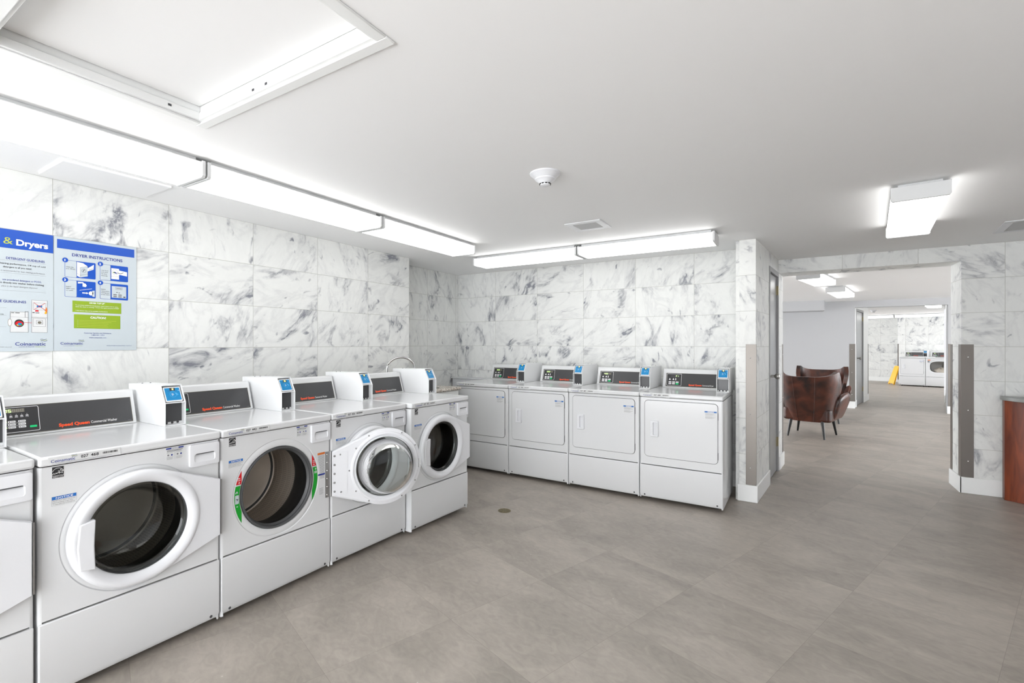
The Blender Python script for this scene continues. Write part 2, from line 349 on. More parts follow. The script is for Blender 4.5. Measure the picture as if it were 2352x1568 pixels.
def cached(name, key, fn, parent, bevel=0, seg=2, smooth=True):
    """part built once, later machines get an object.copy() of it"""
    k = (name, key)
    if k not in _mc:
        o = fn().build(name, parent, bevel, seg, smooth=smooth); _mc[k] = o; return o
    o = _mc[k].copy(); C.objects.link(o); o.parent = parent; return o
def thing(name, label, cat, loc=(0, 0, 0), rz=0, group=None):
    o = bpy.data.objects.new(name, None); C.objects.link(o); o.location = loc; o.rotation_euler.z = rz
    o.empty_display_size = 0.1
    return tag(o, label, cat, group)
def tag(o, label, cat, group=None):
    o['label'] = label; o['category'] = cat
    if group: o['group'] = group
    return o
def struct(o): o['kind'] = 'structure'; return o
def rrect(x0, x1, z0, z1, r, n=5):
    pts = []
    for cx, cz, a in ((x1-r, z0+r, -90), (x1-r, z1-r, 0), (x0+r, z1-r, 90), (x0+r, z0+r, 180)):
        for i in range(n+1):
            t = R(a+90*i/n); pts.append((cx+r*math.cos(t), cz+r*math.sin(t)))
    return pts
def seg_rect_ray(cx, cz, x0, x1, z0, z1, a):
    dx, dz = math.cos(a), math.sin(a); t = 1e9
    if dx > 1e-9: t = min(t, (x1-cx)/dx)
    if dx < -1e-9: t = min(t, (x0-cx)/dx)
    if dz > 1e-9: t = min(t, (z1-cz)/dz)
    if dz < -1e-9: t = min(t, (z0-cz)/dz)
    return (cx+dx*t, cz+dz*t)
# ------------------------------------------------------------------ structure
def slab(name, A, B, z0, z1, th, k, side=1, mats=None):
    """wall slab whose visible face runs from A to B; local x along it"""
    A = Vector(A); B = Vector(B); d = B-A; ln = d.length
    m = MB(); m.box(0, ln, 0, th*side, z0, z1, k)
    return struct(m.build(name, loc=(A.x, A.y, 0), rz=math.atan2(d.y, d.x), smooth=False))
TWD = 0.598
fl = MB(); fl.box(-6, 8, -2.6, 28, -0.1, 0, 'floor'); struct(fl.build('floor', smooth=False))
HX0, HX1, HY0, HY1 = -2.09, -1.07, 0.42, 1.06      # recess of the access hatch
cl = MB()
for q in ((-6, HX0, -2.6, 28), (HX1, 8, -2.6, 28), (HX0, HX1, -2.6, HY0), (HX0, HX1, HY1, 28)): cl.box(*q, CZ, CZ+0.1, 'ceil')
cl; struct(cl.build('ceiling', smooth=False))
YB = 5.321; XL = -3.517; XN = -3.835
K['mL'] = marble('marble_left', 0.98+2.6, TWD, 1.0, contrast=1.2)
K['mN'] = marble('marble_niche', 0.10, TWD, 2.0, contrast=1.15)
K['mB'] = marble('marble_back', (-3.236)-XN, TWD, 3.0, contrast=1.3)
K['mH'] = marble('marble_header', 0.452+0.13, 0.6, 7.0, contrast=0.9)
K['mP'] = marble('marble_pilaster', 9.3, 10.0, 5.5, contrast=0.8)
K['mD'] = marble('marble_door_wall', 0.33, 0.6, 8.0, contrast=0.9)
K['mF'] = marble('marble_far', 0.2, 0.6, 9.0, contrast=1.1)
struct(slab('wall_left', (XL, -2.6), (XL, 3.975), 0, CZ, 0.318, 'mL'))
slab('wall_niche_left', (XN, 3.975), (XN, YB), 0, CZ, 0.2, 'mN')
slab('wall_back', (XN, YB), (-0.40, YB), 0, CZ, 0.2, 'mB')
# pilaster and the slanted wall with the grey door
PA = Vector((-0.265, 4.87)); PB = Vector((-0.083, 6.60)); PD = (PB-PA).normalized(); PL = (PB-PA).length
def onp(y): return (y-PA.y)/PD.y       # distance along door wall for a world y
def doorpt(dist, off=0): return PA+PD*dist+Vector((PD.y, -PD.x))*off
rzD = math.atan2(PD.y, PD.x)
m = MB(); m.box(0, 0.129, 0, 0.45, 0, CZ, 'mP'); struct(m.build('wall_pilaster', loc=(-0.394, 4.87, 0), smooth=False))
d0, d1 = onp(5.60), onp(6.225)
m = MB(); m.box(0.0, d0, 0, 0.16, 0, CZ, 'mD'); m.box(d0, d1, 0, 0.16, 2.19, CZ, 'mD'); m.box(d1, PL, 0, 0.16, 0, CZ, 'mD')
struct(m.build('wall_door_side', loc=(PA.x, PA.y, 0), rz=rzD, smooth=False))
# header wall with wide opening
m = MB(); m.box(0.0, 1.49, 0, 0.35, 2.19, CZ, 'mH'); m.box(1.49, 4.0, 0, 0.35, 0, CZ, 'mH')
struct(m.build('wall_header', loc=(-0.13, 6.25, 0), smooth=False))
slab('wall_rear_light_block', (3.8, -2.6), (1.4, -2.6), 0, CZ, 0.2, 'paint')  # unseen; kept partial to cut light on the header, rest open for fill
slab('wall_right', (3.8, 6.25), (3.8, -2.6), 0, CZ, 0.2, 'paint')
# lounge behind the opening
m = MB(); m.box(-4.6, 1.17, 13.1, 13.25, 0, CZ, 'loungep'); m.box(1.17, 2.66, 13.1, 13.25, 2.19, CZ, 'loungep'); m.box(2.66, 5.2, 13.1, 13.25, 0, CZ, 'loungep')
struct(m.build('wall_lounge_far', smooth=False))
slab('wall_lounge_near', (-4.6, 6.75), (-0.35, 6.75), 0, CZ, -0.15, 'loungep')
m = MB(); m.box(-4.6, 0.6, 12.55, 13.1, 2.12, CZ, 'loungep'); struct(m.build('trim_bulkhead', smooth=False))
# passage to the second laundry room
QA = Vector((1.17, 13.25)); QB = Vector((1.635, 15.34)); QD = (QB-QA).normalized(); rzQ = math.atan2(QD.y, QD.x)
m = MB(); m.box(0, 0.28, 0, 0.15, 0, CZ, 'trim'); m.box(0.28, 1.30, 0, 0.15, 2.19, CZ, 'trim'); m.box(1.30, (QB-QA).length, 0, 0.15, 0, CZ, 'trim')
struct(m.build('wall_passage_left', loc=(QA.x, QA.y, 0), rz=rzQ, smooth=False))
slab('wall_passage_right', (2.66, 13.25), (3.5, 17.5), 0, CZ, -0.15, 'trim')
# second laundry room far behind
def rowdir(x, y, L_, rot=-0.30): return (x+L_*math.cos(rot), y+L_*math.sin(rot))
B0 = (3.168, 22.05); slab('wall_far_right', B0, rowdir(*B0, 4.2), 0, CZ, 0.2, 'mF')
A1 = (3.60, 22.95); A0 = rowdir(*A1, -4.6)
slab('wall_far_left', A0, A1, 0, CZ, 0.2, 'mF')
slab('wall_far_return', A1, B0, 0, CZ, 0.2, 'mF')
slab('wall_far_near', (1.6, 15.49), (-0.6, 15.49), 0, CZ, -0.15, 'paint')
slab('wall_far_front', (6.6, 17.5), (3.5, 17.5), 0, CZ, -0.15, 'paint')
# baseboards
def bboard(name, A, B, side=-1, h=0.15, th=0.016):
    A = Vector(A); B = Vector(B); d = B-A
    m = MB(); m.box(0, d.length, 0, th*side, 0, h, 'trim')
    return struct(m.build(name, loc=(A.x, A.y, 0), rz=math.atan2(d.y, d.x), bevel=0.004))
bboard('baseboard_pilaster', (-0.41, 4.87), (-0.25, 4.87))
p = doorpt(-0.0); q = doorpt(d0-0.035); bboard('baseboard_door_wall', p, q, -1)
p = doorpt(d1+0.035); q = doorpt(PL+0.016); bboard('baseboard_left_jamb', p, q, -1)
bboard('baseboard_header', (1.345, 6.25), (3.8, 6.25))
bboard('baseboard_right_jamb', (1.36, 6.6), (1.36, 6.234), -1)
bboard('baseboard_lounge_left', (1.0, 13.1), (1.17, 13.1)); bboard('baseboard_lounge_right', (2.64, 13.1), (5.0, 13.1))
p = QA+QD*1.34; bboard('baseboard_passage_left', p, QB, -1)
bboard('baseboard_passage_end', QA+QD*-0.15, QA+QD*0.24, -1)
bboard('baseboard_passage_right', (3.1, 15.5), (3.5, 17.5), 1, 0.17)
bboard('baseboard_far', A0, A1, -1, 0.16)
bboard('baseboard_left', (XL, -2.6), (XL, 3.9), -1)
bboard('baseboard_back', (XN+0.02, YB), (-0.41, YB), -1)
# doors in the slanted walls
def wall_door(name, A, rz, a, b, hinge_at_b=True):
    """grey flush door leaf between a and b along a wall starting at A"""
    r = bpy.data.objects.new(name, None); C.objects.link(r); r.location = (A.x, A.y, 0); r.rotation_euler.z = rz; struct(r)
    m = MB(); m.box(a+0.035, b-0.035, 0.012, 0.055, 0.012, 2.135, 'doorp'); m.build('door_leaf', r, 0.002)
    m = MB(); m.box(a, a+0.033, -0.008, 0.12, 0, 2.19, 'frame'); m.box(b-0.033, b, -0.008, 0.12, 0, 2.19, 'frame'); m.box(a+0.033, b-0.033, -0.008, 0.12, 2.14, 2.19, 'frame')
    m.build('door_frame', r, 0.002)
    kx = a+0.115
    m = MB(); m.lathe_y(kx, 1.075, [(0.0, 0.012), (0.033, 0.012), (0.033, 0.004), (0.028, 0.0), (0.013, -0.002), (0.012, -0.03), (0.02, -0.038), (0.029, -0.05), (0.031, -0.062), (0.026, -0.074), (0.012, -0.08), (0.0, -0.081)], 'steel', 24)
    m.build('door_handle', r)
    for z in (0.28, 1.94):
        m = MB(); m.box(b-0.06, b-0.034, 0.006, 0.012, z, z+0.1, 'brass'); m.tube([(b-0.034, 0.0, z), (b-0.034, 0.0, z+0.1)], 0.008, 'brass', 8); m.build('hinge', r)
    return r
wall_door('door_1', PA, rzD, d0, d1)
wall_door('door_2', QA, rzQ, 0.28, 1.30)

# ------------------------------------------------------------------ corner guards
def guard(label, P, rz, w1, w2, h0=0.15, h1=1.40, screws=(0.3, 0.78, 1.28), flip=1):
    """L section: one leg along local -x (width w1), other along local +y (width w2)"""
    t = thing('corner_guard', label, 'corner guard', (P[0], P[1], 0), rz)
    m = MB(); f = flip
    m.prism([(-w1*f, -0.004), (0.004*f, -0.004), (0.004*f, w2), (0, w2), (0, 0), (-w1*f, 0)], h0, h1, 'guard', 'z')
    m.build('steel_angle', t, 0.001)
    for z in screws:
        m = MB(); m.lathe_y(-w1*0.55*f, z, [(0, -0.006), (0.004, -0.0055), (0.006, -0.004)], 'chrome', 10); m.build('screw', t)
    return t
guard('brushed steel corner guard on the marble pilaster beside the last dryer', (-0.265, 4.87), 0, 0.078, 0.075)
guard('grey steel corner guard on right marble corner of wide opening, beside wooden cabinet', (1.36, 6.25), 0, 0.085, 0.08, flip=-1)
guard('thin steel corner guard edge on left jamb beyond the grey door', (PB.x, PB.y), rzD-PI/2+PI/2, 0.06, 0.06, flip=1)
guard('dark steel corner guard on back edge of right marble jamb', (1.36, 6.6), PI, 0.05, 0.06, flip=1)
guard('dark steel corner guard on lounge wall left of the far passage', (1.17, 13.1), 0, 0.10, 0.006, flip=1)
guard('tall steel corner guard on lounge wall right of the far passage', (2.66, 13.1), 0, 0.17, 0.006, flip=-1)
guard('thin dark corner guard where passage wall meets the second laundry room', (QB.x, QB.y), rzQ, 0.07, 0.07, flip=1)
guard('grey corner guard on marble corner behind the yellow wet floor sign', (B0[0], B0[1]), -0.3, 0.10, 0.006, flip=-1)

# ------------------------------------------------------------------ ceiling fixtures
def fixture(label, A, B, wd=0.262, group='fluorescent ceiling lights', endcap=True):
    """wraparound fluorescent; A,B = ends of the centre line"""
    A = Vector(A); B = Vector(B); d = B-A; ln = d.length-0.006
    t = thing('fluorescent_light', label, 'ceiling light', (A.x, A.y, CZ), math.atan2(d.y, d.x), group)
    h = wd/2; z1 = -0.022; z0 = -0.096
    m = MB(); m.box(0.03, ln-0.03, -h+0.03, h-0.03, z1, 0, 'house'); m.box(0.003, ln-0.003, -h+0.004, h-0.004, z1-0.006, z1, 'house'); m.build('housing', t, 0.002)
    m = MB(); m.prism([(-h+0.003, z1-0.007), (-h+0.003, z0+0.008), (-h+0.010, z0), (h-0.010, z0), (h-0.003, z0+0.008), (h-0.003, z1-0.007)], 0.016, ln-0.016, 'lens'); m.build('diffuser', t, smooth=False)
    for x in (0, ln-0.016):
        m = MB(); m.prism([(-h-0.002, z1+0.004), (-h-0.002, z0+0.005), (-h+0.007, z0-0.005), (h-0.007, z0-0.005), (h+0.002, z0+0.005), (h+0.002, z1+0.004)], x, x+0.016, 'house'); m.build('end_cap', t, 0.001)
    return t
XF = -2.605
fixture('long fluorescent light nearest the camera in the row above the washers', (XF, 0.06), (XF, 1.285))
fixture('middle fluorescent light in the row above the washers', (XF, 1.29), (XF, 2.515))
fixture('far fluorescent light in the row above the washers', (XF, 2.52), (XF, 3.715))
fixture('left fluorescent light in the row over the back dryers', (-2.87, 4.39), (-1.70, 4.39))
fixture('right fluorescent light in the row over the back dryers', (-1.695, 4.39), (-0.515, 4.39))
fixture('single fluorescent light on the right, in front of the wide opening', (0.622, 3.64), (0.762, 4.90), 0.256)
for i, (a, b) in enumerate((((0.30, -1.3), (0.44, -0.05)), ((2.7, 0.6), (2.84, 1.86)), ((2.72, 2.7), (2.86, 3.95)))):  # unseen lamps added to brighten the ceiling and room
    fixture(('added fluorescent fill light behind the camera in mid ceiling', 'added fluorescent fill light on the ceiling beyond the right picture edge', 'added fluorescent fill light beyond the right picture edge, nearer the wooden cabinet')[i], a, b)
fixture('nearer fluorescent light of the lounge pair seen through the opening', (0.18, 7.42), (0.41, 8.46), 0.26)
fixture('farther fluorescent light of the lounge pair seen through the opening', (0.60, 9.55), (0.83, 10.84), 0.26)
fixture('fluorescent light on the ceiling at the mouth of the second laundry room', (2.54, 13.85), (2.83, 15.12), 0.25)
p1 = (1.62, 20.38); p2 = rowdir(*p1, 1.24); p3 = rowdir(*p1, 1.25); p4 = rowdir(*p1, 2.50)
fixture('left fluorescent light over the wall of the second laundry room', p1, p2)
fixture('right fluorescent light over the wall of the second laundry room', p3, p4)

def smoke(label, x, y):
    t = thing('smoke_detector', label, 'smoke detector', (x, y, CZ))
    m = MB(); m.lathe_z(0, 0, [(0.0, 0), (0.083, 0), (0.083, -0.006), (0.078, -0.010), (0.058, -0.028), (0.054, -0.031), (0.0, -0.031)], 'enamel2', 40); m.build('base', t)
    m = MB(); m.lathe_z(0, 0, [(0.0, -0.03), (0.056, -0.03), (0.055, -0.036), (0.030, -0.054), (0.026, -0.066), (0.018, -0.070), (0.0, -0.071)], 'enamel2', 36)
    for i in range(10):
        a = 2*PI*i/10; m.box(-0.006, 0.006, 0.0285, 0.0315, -0.062, -0.057, 'black', Matrix.Rotation(a, 4, 'Z'))
    m.build('sensor_head', t)
smoke('white round smoke detector in the middle of the near ceiling', -1.135, 2.388)
smoke('white smoke detector on the ceiling of the second laundry room', 1.93, 17.0)
def vent(label, P, rz, w_, l_, inner):
    t = thing('ceiling_vent', label, 'vent', (P[0], P[1], CZ), rz)
    m = MB()
    x0, x1, y0, y1 = -w_/2, w_/2, -l_/2, l_/2; i = inner
    for a in ((x0, x1, y0, y0+i), (x0, x1, y1-i, y1), (x0, x0+i, y0+i, y1-i), (x1-i, x1, y0+i, y1-i)): m.box(*a, -0.008, 0, 'enamel2')
    m.build('frame', t, 0.003)
    m = MB(); m.box(x0+i, x1-i, y0+i, y1-i, -0.004, 0, 'grille')
    for k in range(int((l_-2*i)/0.012)):
        y = y0+i+0.006+k*0.012; m.box(x0+i, x1-i, y, y+0.005, -0.007, -0.003, 'grille')
    m.build('grille', t)
vent('square white exhaust vent in the ceiling above the dryers', (-1.348, 3.62), 0, 0.285, 0.285, 0.05)
vent('white ceiling vent at the right edge of the picture', (1.60, 5.42), -0.12, 0.40, 0.50, 0.055)
# access hatch
t = thing('ceiling_access_hatch', 'large white framed access hatch in the ceiling at upper left', 'access hatch', (0, 0, CZ))
def ringbox(m, a, b, z0, z1, k):
    (x0, x1, y0, y1), (u0, u1, v0, v1) = a, b
    for q in ((x0, x1, y0, v0), (x0, x1, v1, y1), (x0, u0, v0, v1), (u1, x1, v0, v1)): m.box(*q, z0, z1, k)
m = MB(); ringbox(m, (-2.128, -1.03, 0.38, 1.10), (HX0, HX1, HY0, HY1), -0.008, 0, 'trim'); m.build('outer_frame', t, 0.003)
m = MB(); ringbox(m, (HX0, HX1, HY0, HY1), (HX0+.012, HX1-.012, HY0+.012, HY1-.012), 0.0, 0.030, 'trim'); ringbox(m, (HX0, HX1, HY0, HY1), (HX0+.004, HX1-.004, HY0+.004, HY1-.004), 0.030, 0.07, 'trim'); m.build('inner_frame', t, 0.001)
m = MB(); m.box(HX0+.007, HX1-.007, HY0+.007, HY1-.007, 0.058, 0.068, 'ceil'); m.build('panel', t, 0.002)
m = MB(); m.box(HX0+.003, HX1-.003, HY0+.003, HY1-.003, 0.069, 0.08, 'gap'); m.build('backing', t)
for x, y in ((-1.62, HY1-0.014), (-1.70, HY1-0.014), (HX0+0.002, 0.93)):
    m = MB(); m.box(x, x+0.012, y, y+0.012, 0.012, 0.020, 'gap'); m.build('latch', t)
t = MB(); t.box(-3.44, -3.085, 0.90, 1.40, -0.012, 0, 'ceil')
tag(t.build('ceiling_panel', loc=(0, 0, CZ), bevel=0.002), 'thin white ceiling cover panel between the light row and left wall', 'panel')

# ------------------------------------------------------------------ machines
MW = 0.6815; HX = MW/2
def mx(d): return d-HX          # distance from left edge -> local x
CXD, CZD = mx(0.328), 0.608       # washer door centre
def uprofile(m):
    r = 0.012; x = HX-0.0015
    pts = [(-x, 0.66), (-x, r)]
    for i in range(5): a = PI+PI/2*i/4; pts.append((-x+r+r*math.cos(a), r+r*math.sin(a)))
    inner = []
    for s in (1,):
        rp = [(-p[0], p[1]) for p in pts]
    k = 0.012
    poly = pts+[(-x+r+.0, 0.004), (-x+0.006, 0.012), (-x+0.006, 0.655), (x-0.006, 0.655), (x-0.006, 0.012), (x-r, 0.004)]+rp[::-1]
    return poly
def body_shell(m):
    x = HX-0.0015; r = 0.012
    for s in (-1, 1):
        pts = [(s*x, 0.66), (s*x, r)]+[(s*(x-r+r*math.cos(-PI/2*i/4)), r+r*math.sin(-PI/2*i/4)) for i in range(1, 5)]+[(s*(x-r), 0.008), (s*(x-0.008), r+0.004), (s*(x-0.008), 0.66)]
        m.prism(pts, 0.03, 0.929, 'enamel', 'z')
    m.box(-x+0.008, x-0.008, 0.652, 0.66, 0.03, 0.929, 'enamel')
    m.box(-x+0.008, x-0.008, 0.05, 0.655, 0.03, 0.036, 'enamel')
    return x-r
def washer_cabinet():
    m = MB(); xx = body_shell(m); n = 96; R0 = 0.222
    def bnd(a): return seg_rect_ray(CXD, CZD, -xx, xx, 0.333, 0.9285, a)
    angs = sorted(set([2*PI*i/n for i in range(n)]+[math.atan2(z-CZD, x-CXD) % (2*PI) for x in (-xx, xx) for z in (0.333, 0.9285)]))
    def ring(r, y): return [(CXD+r*math.cos(a), y, CZD+r*math.sin(a)) for a in angs]
    outer = [(bnd(a)[0], 0.0, bnd(a)[1]) for a in angs]
    m.rings([outer, ring(0.266, 0.0), ring(0.262, 0.004), ring(0.256, 0.001), ring(0.232, 0.0), ring(0.226, 0.003), ring(R0, 0.012), ring(R0, 0.03)], 'enamel')
    return m
def plain_cabinet():
    m = MB(); xx = body_shell(m); m.box(-xx, xx, 0, 0.008, 0.333, 0.9285, 'enamel'); return m
def lower_panel():
    m = MB(); x = HX-0.0025
    m.prism([(-0.004, 0.326), (-0.004, 0.062), (0.012, 0.036), (0.05, 0.034), (0.05, 0.326)], -x, x, 'enamel')
    return m
def lid():
    m = MB(); x = HX-0.0005; m.box(-x, x, -0.012, 0.665, 0.932, 0.970, 'enamel'); return m
def foot_():
    m = MB(); m.lathe_z(0, 0, [(0, 0.0), (0.017, 0.0), (0.018, 0.008), (0.010, 0.014), (0.008, 0.035), (0, 0.035)], 'rubber', 16); return m
CY0, CSL = 0.632, math.atan2(0.055, 0.17)
def console(left=0.05):
    m = MB(); m.prism([(CY0, 0.9705), (CY0+0.004, 0.978), (CY0+0.052, 1.126), (CY0+0.056, 1.146), (CY0+0.066, 1.152), (CY0+0.10, 1.152), (CY0+0.105, 1.14), (CY0+0.105, 0.9705)], mx(left), mx(0.562), 'enamel')
    return m
# frame on sloping console face: local x, -y out, z up the slope
MS = Matrix.Translation((0, CY0-0.0005, 0.970)) @ Matrix.Rotation(-math.atan2(0.048, 0.148), 4, 'X')
def plate(m, x0, x1, z0, z1, k, th=0.0015, y=0.0, mat=MS): m.box(x0, x1, y-th, y, z0, z1, k, mat)
def frame_line(m, x0, x1, z0, z1, wd, y, k, mat=MS):
    r = rrect(x0, x1, z0, z1, 0.006, 3); m.line(r+[r[0]], wd, y, k, mat)
SEG = {'0': 'abcdef', '1': 'bc', '2': 'abged', '3': 'abgcd', '4': 'fgbc', '5': 'afgcd', '6': 'afgedc', '7': 'abc', '8': 'abcdefg', '9': 'abcdfg', 'F': 'aefg'}
def seg7(m, ch, x, z, w_, h, wd, y, k, mat):
    P = {'a': ((0, 1), (1, 1)), 'b': ((1, 1), (1, .5)), 'c': ((1, .5), (1, 0)), 'd': ((0, 0), (1, 0)), 'e': ((0, .5), (0, 0)), 'f': ((0, 1), (0, .5)), 'g': ((0, .5), (1, .5))}
    for c in SEG.get(ch, ''):
        a, b = P[c]; m.line([(x+a[0]*w_, z+a[1]*h), (x+b[0]*w_, z+b[1]*h)], wd, y, k, mat)
def faceplate_w():
    m = MB(); x0, x1 = mx(0.016), mx(0.542)
    plate(m, x0-0.0018, x1+0.0018, 0.0125, 0.1485, 'fringetone', 0.0008); plate(m, x0, x1, 0.014, 0.147, 'dark', 0.0018)
    m.text('Speed Queen', mx(0.232), mx(0.354), 0.026, 0.0150, 'orange', -0.0024, 0.046, mat=MS, res=3)
    m.text('Commercial Washer', mx(0.360), mx(0.472), 0.026, 0.0135, 'white', -0.0024, 0.004, mat=MS, res=3)
    m.rect(x1-0.022, x1-0.006, 0.020, 0.0215, -0.0022, 'greyink', MS)
    return m
def faceplate_d():
    m = MB(); x0, x1 = mx(0.082), mx(0.556)
    plate(m, x0-0.0018, x1+0.0018, 0.0125, 0.1485, 'fringetone', 0.0008); plate(m, x0, x1, 0.014, 0.147, 'dark', 0.0018)
    m.text('Speed Queen', mx(0.296), mx(0.414), 0.026, 0.0150, 'orange', -0.0024, 0.046, mat=MS, res=3)
    m.text('Commercial Dryer', mx(0.420), mx(0.520), 0.026, 0.0135, 'white', -0.0024, 0.004, mat=MS, res=3)
    return m
def controls_w(disp):
    def f():
        m = MB(); lo, hi = 0.022, 0.141; x0, x1 = mx(0.022), mx(0.162)
        plate(m, x0, x1, lo, hi, 'dark2', 0.0022); frame_line(m, x0, x1, lo, hi, 0.0022, -0.0026, 'white')
        # green digits then unlit ones
        plate(m, mx(0.026), mx(0.113), 0.117, 0.134, 'led_off', 0.0026)
        for i in range(6):
            x = mx(0.029+i*0.0141)
            if i < len(disp): seg7(m, disp[i], x, 0.119, 0.0085, 0.013, 0.0022, -0.003, 'gled', MS)
            else: seg7(m, '8', x, 0.119, 0.0085, 0.013, 0.0016, -0.003, 'led_off2', MS)
        m.rect(mx(0.0395), mx(0.0415), 0.118, 0.120, -0.003, 'gled', MS)
        for i in range(4):
            x = mx(0.065+i*0.0185); m.line([(x-0.005, 0.094), (x+0.005, 0.094)], 0.002, -0.0026, 'white', MS); m.line([(x-0.0035, 0.100), (x+0.0035, 0.100)], 0.004, -0.0026, 'white', MS); m.line([(x-0.001, 0.107), (x+0.001, 0.107)], 0.0015, -0.0026, 'white', MS)
        for r in range(3):
            z = 0.073-r*0.0135
            if r < 2: m.line([(mx(0.030), z-0.0067), (mx(0.112), z-0.0067)], 0.0009, -0.0025, 'white', MS)
            for c in range(2):
                x = mx(0.053+c*0.035)
                m.poly(rrect(x, x+0.026, z-0.0045, z+0.0050, 0.002, 2), -0.0032, 'white', MS)
                m.line([(x+0.010, z), (x+0.022, z)], 0.0022, -0.0036, 'greyink', MS); m.line([(x+0.005, z-0.002), (x+0.005, z+0.002)], 0.0025, -0.0036, 'ink', MS)
                m.rect(x-0.0065, x-0.003, z-0.001, z+0.0012, -0.003, 'gled' if (c == 0 and r != 1) else 'greyink', MS)
        m.poly(rrect(mx(0.127), mx(0.152), 0.038, 0.048, 0.002, 2), -0.0032, 'gbtn', MS)
        return m
    return f
def controls_d(disp, right=False):
    def f():
        m = MB(); x0, x1 = mx(0.089), mx(0.226); lo, hi = 0.022, 0.140
        plate(m, x0, x1, lo, hi, 'dark2', 0.0022); frame_line(m, x0, x1, lo, hi, 0.0022, -0.0026, 'white')
        plate(m, x0+0.035, x0+0.112, 0.110, 0.126, 'led_off' if not right else 'dark', 0.0026)
        for i, ch in enumerate(disp):
            x = x0+(0.038 if not right else 0.086)+i*0.0145; seg7(m, ch, x, 0.112, 0.008, 0.012, 0.0026, -0.003, 'gled', MS)
        for x in (0.028, 0.062, 0.084):
            m.poly([(x0+x-0.009, 0.078), (x0+x+0.009, 0.078), (x0+x, 0.098 if x != 0.084 else 0.1)] if x != 0.084 else [(x0+x-0.004, 0.076), (x0+x+0.004, 0.076), (x0+x+0.002, 0.098), (x0+x-0.002, 0.098)], -0.0026, 'white', MS)
        for r in range(2):
            for c in range(3):
                x = x0+0.018+c*0.034; z = 0.056-r*0.017
                m.poly(rrect(x, x+0.026, z-0.006, z+0.0065, 0.002, 2), -0.0032, 'gbtn' if (r, c) == (1, 2) else 'white', MS)
                if (r, c) != (1, 2): m.line([(x+0.007, z), (x+0.018, z)], 0.003, -0.0036, 'greyink', MS)
        return m
    return f
# card reader box, right rear corner
RX0, RX1, RY = mx(0.582), mx(0.684), 0.352
RP = [(RY, 0.9705), (RY, 1.093), (RY+0.052, 1.186), (0.80, 1.178), (0.80, 0.9705)]
def reader_box():
    m = MB(); t = 0.004
    m.prism(RP, RX0, RX0+t, 'reader'); m.prism(RP, RX1-t, RX1, 'reader')
    m.prism([(RY+0.046, 1.186), (RY+0.052, 1.1865), (0.80, 1.1785), (0.80, 1.174), (RY+0.05, 1.180)], RX0+t, RX1-t, 'reader')
    m.box(RX0+t, RX1-t, 0.796, 0.80, 0.9705, 1.176, 'reader')
    m.box(RX0+t, RX1-t, RY-0.001, RY+0.06, 1.090, 1.094, 'reader')
    m.box(RX0+t, RX1-t, RY+0.002, RY+0.05, 0.9705, 0.9755, 'reader')
    m.box(RX0+t, RX1-t, RY+0.036, RY+0.04, 0.9755, 0.988, 'reader')
    m.box(RX0+t, RX1-t, RY+0.085, RY+0.089, 1.09, 1.18, 'house')
    for x in (0.03, 0.07): m.lathe_z(RX0+x, 0.70, [(0.0, 1.184), (0.004, 1.184), (0.004, 1.176)], 'greyink', 8)
    return m
def reader_slot():
    m = MB(); m.box(RX0+0.004, RX1-0.004, RY+0.04, RY+0.044, 0.986, 1.090, 'dark')
    for i in range(3): m.lathe_y(RX0+0.022+i*0.027, 0.984, [(0, 0), (0.0065, 0), (0.0065, 0.001)], 'gap', 10, Matrix.Translation((0, RY+0.034, 0)))
    return m
SA = math.atan2(0.052, 0.093)
MR = Matrix.Translation((0, RY+0.012, 1.098)) @ Matrix.Rotation(-SA, 4, 'X')
def reader_screen():
    m = MB(); a, b = RX0+0.010, RX1-0.010
    m.prism(rrect(a, b, 0.0, 0.086, 0.005), -0.003, 0.006, 'reader', 'y', MR)
    return m
def reader_face(num):
    def f():
        m = MB(); a, b = RX0+0.015, RX1-0.015
        m.rect(a, b, 0.006, 0.079, -0.0035, 'screen', MR); y = -0.0042; c = (a+b)/2
        m.rect(c-0.012, c+0.014, 0.062, 0.079, y, 'dark2', MR)
        for i, ch in enumerate(num): seg7(m, ch, c-0.004+i*0.0065, 0.066, 0.0036, 0.009, 0.0014, y-0.0005, 'yled', MR)
        for r in (0.004, 0.008, 0.012):
            m.line([(c+0.006-r*math.cos(R(q)), 0.040+r*math.sin(R(q))) for q in (-38, -19, 0, 19, 38)], 0.0013, y, 'white', MR)
        m.line([(c+0.012, 0.046), (c+0.020, 0.034)], 0.0012, y, 'screen2', MR); m.line([(c+0.015, 0.048), (c+0.024, 0.037)], 0.0012, y, 'screen2', MR)
        m.line([(c+0.016*math.cos(2*PI*i/20), 0.040+0.016*math.sin(2*PI*i/20)) for i in range(21)], 0.0005, y+0.0003, 'screen2', MR)
        m.rect(b-0.008, b-0.005, 0.060, 0.063, y, 'white', MR)
        m.rect(a+0.014, a+0.017, 0.060, 0.063, y, 'navy', MR); m.rect(a+0.020, a+0.023, 0.060, 0.063, y, 'navy', MR)
        return m
    return f
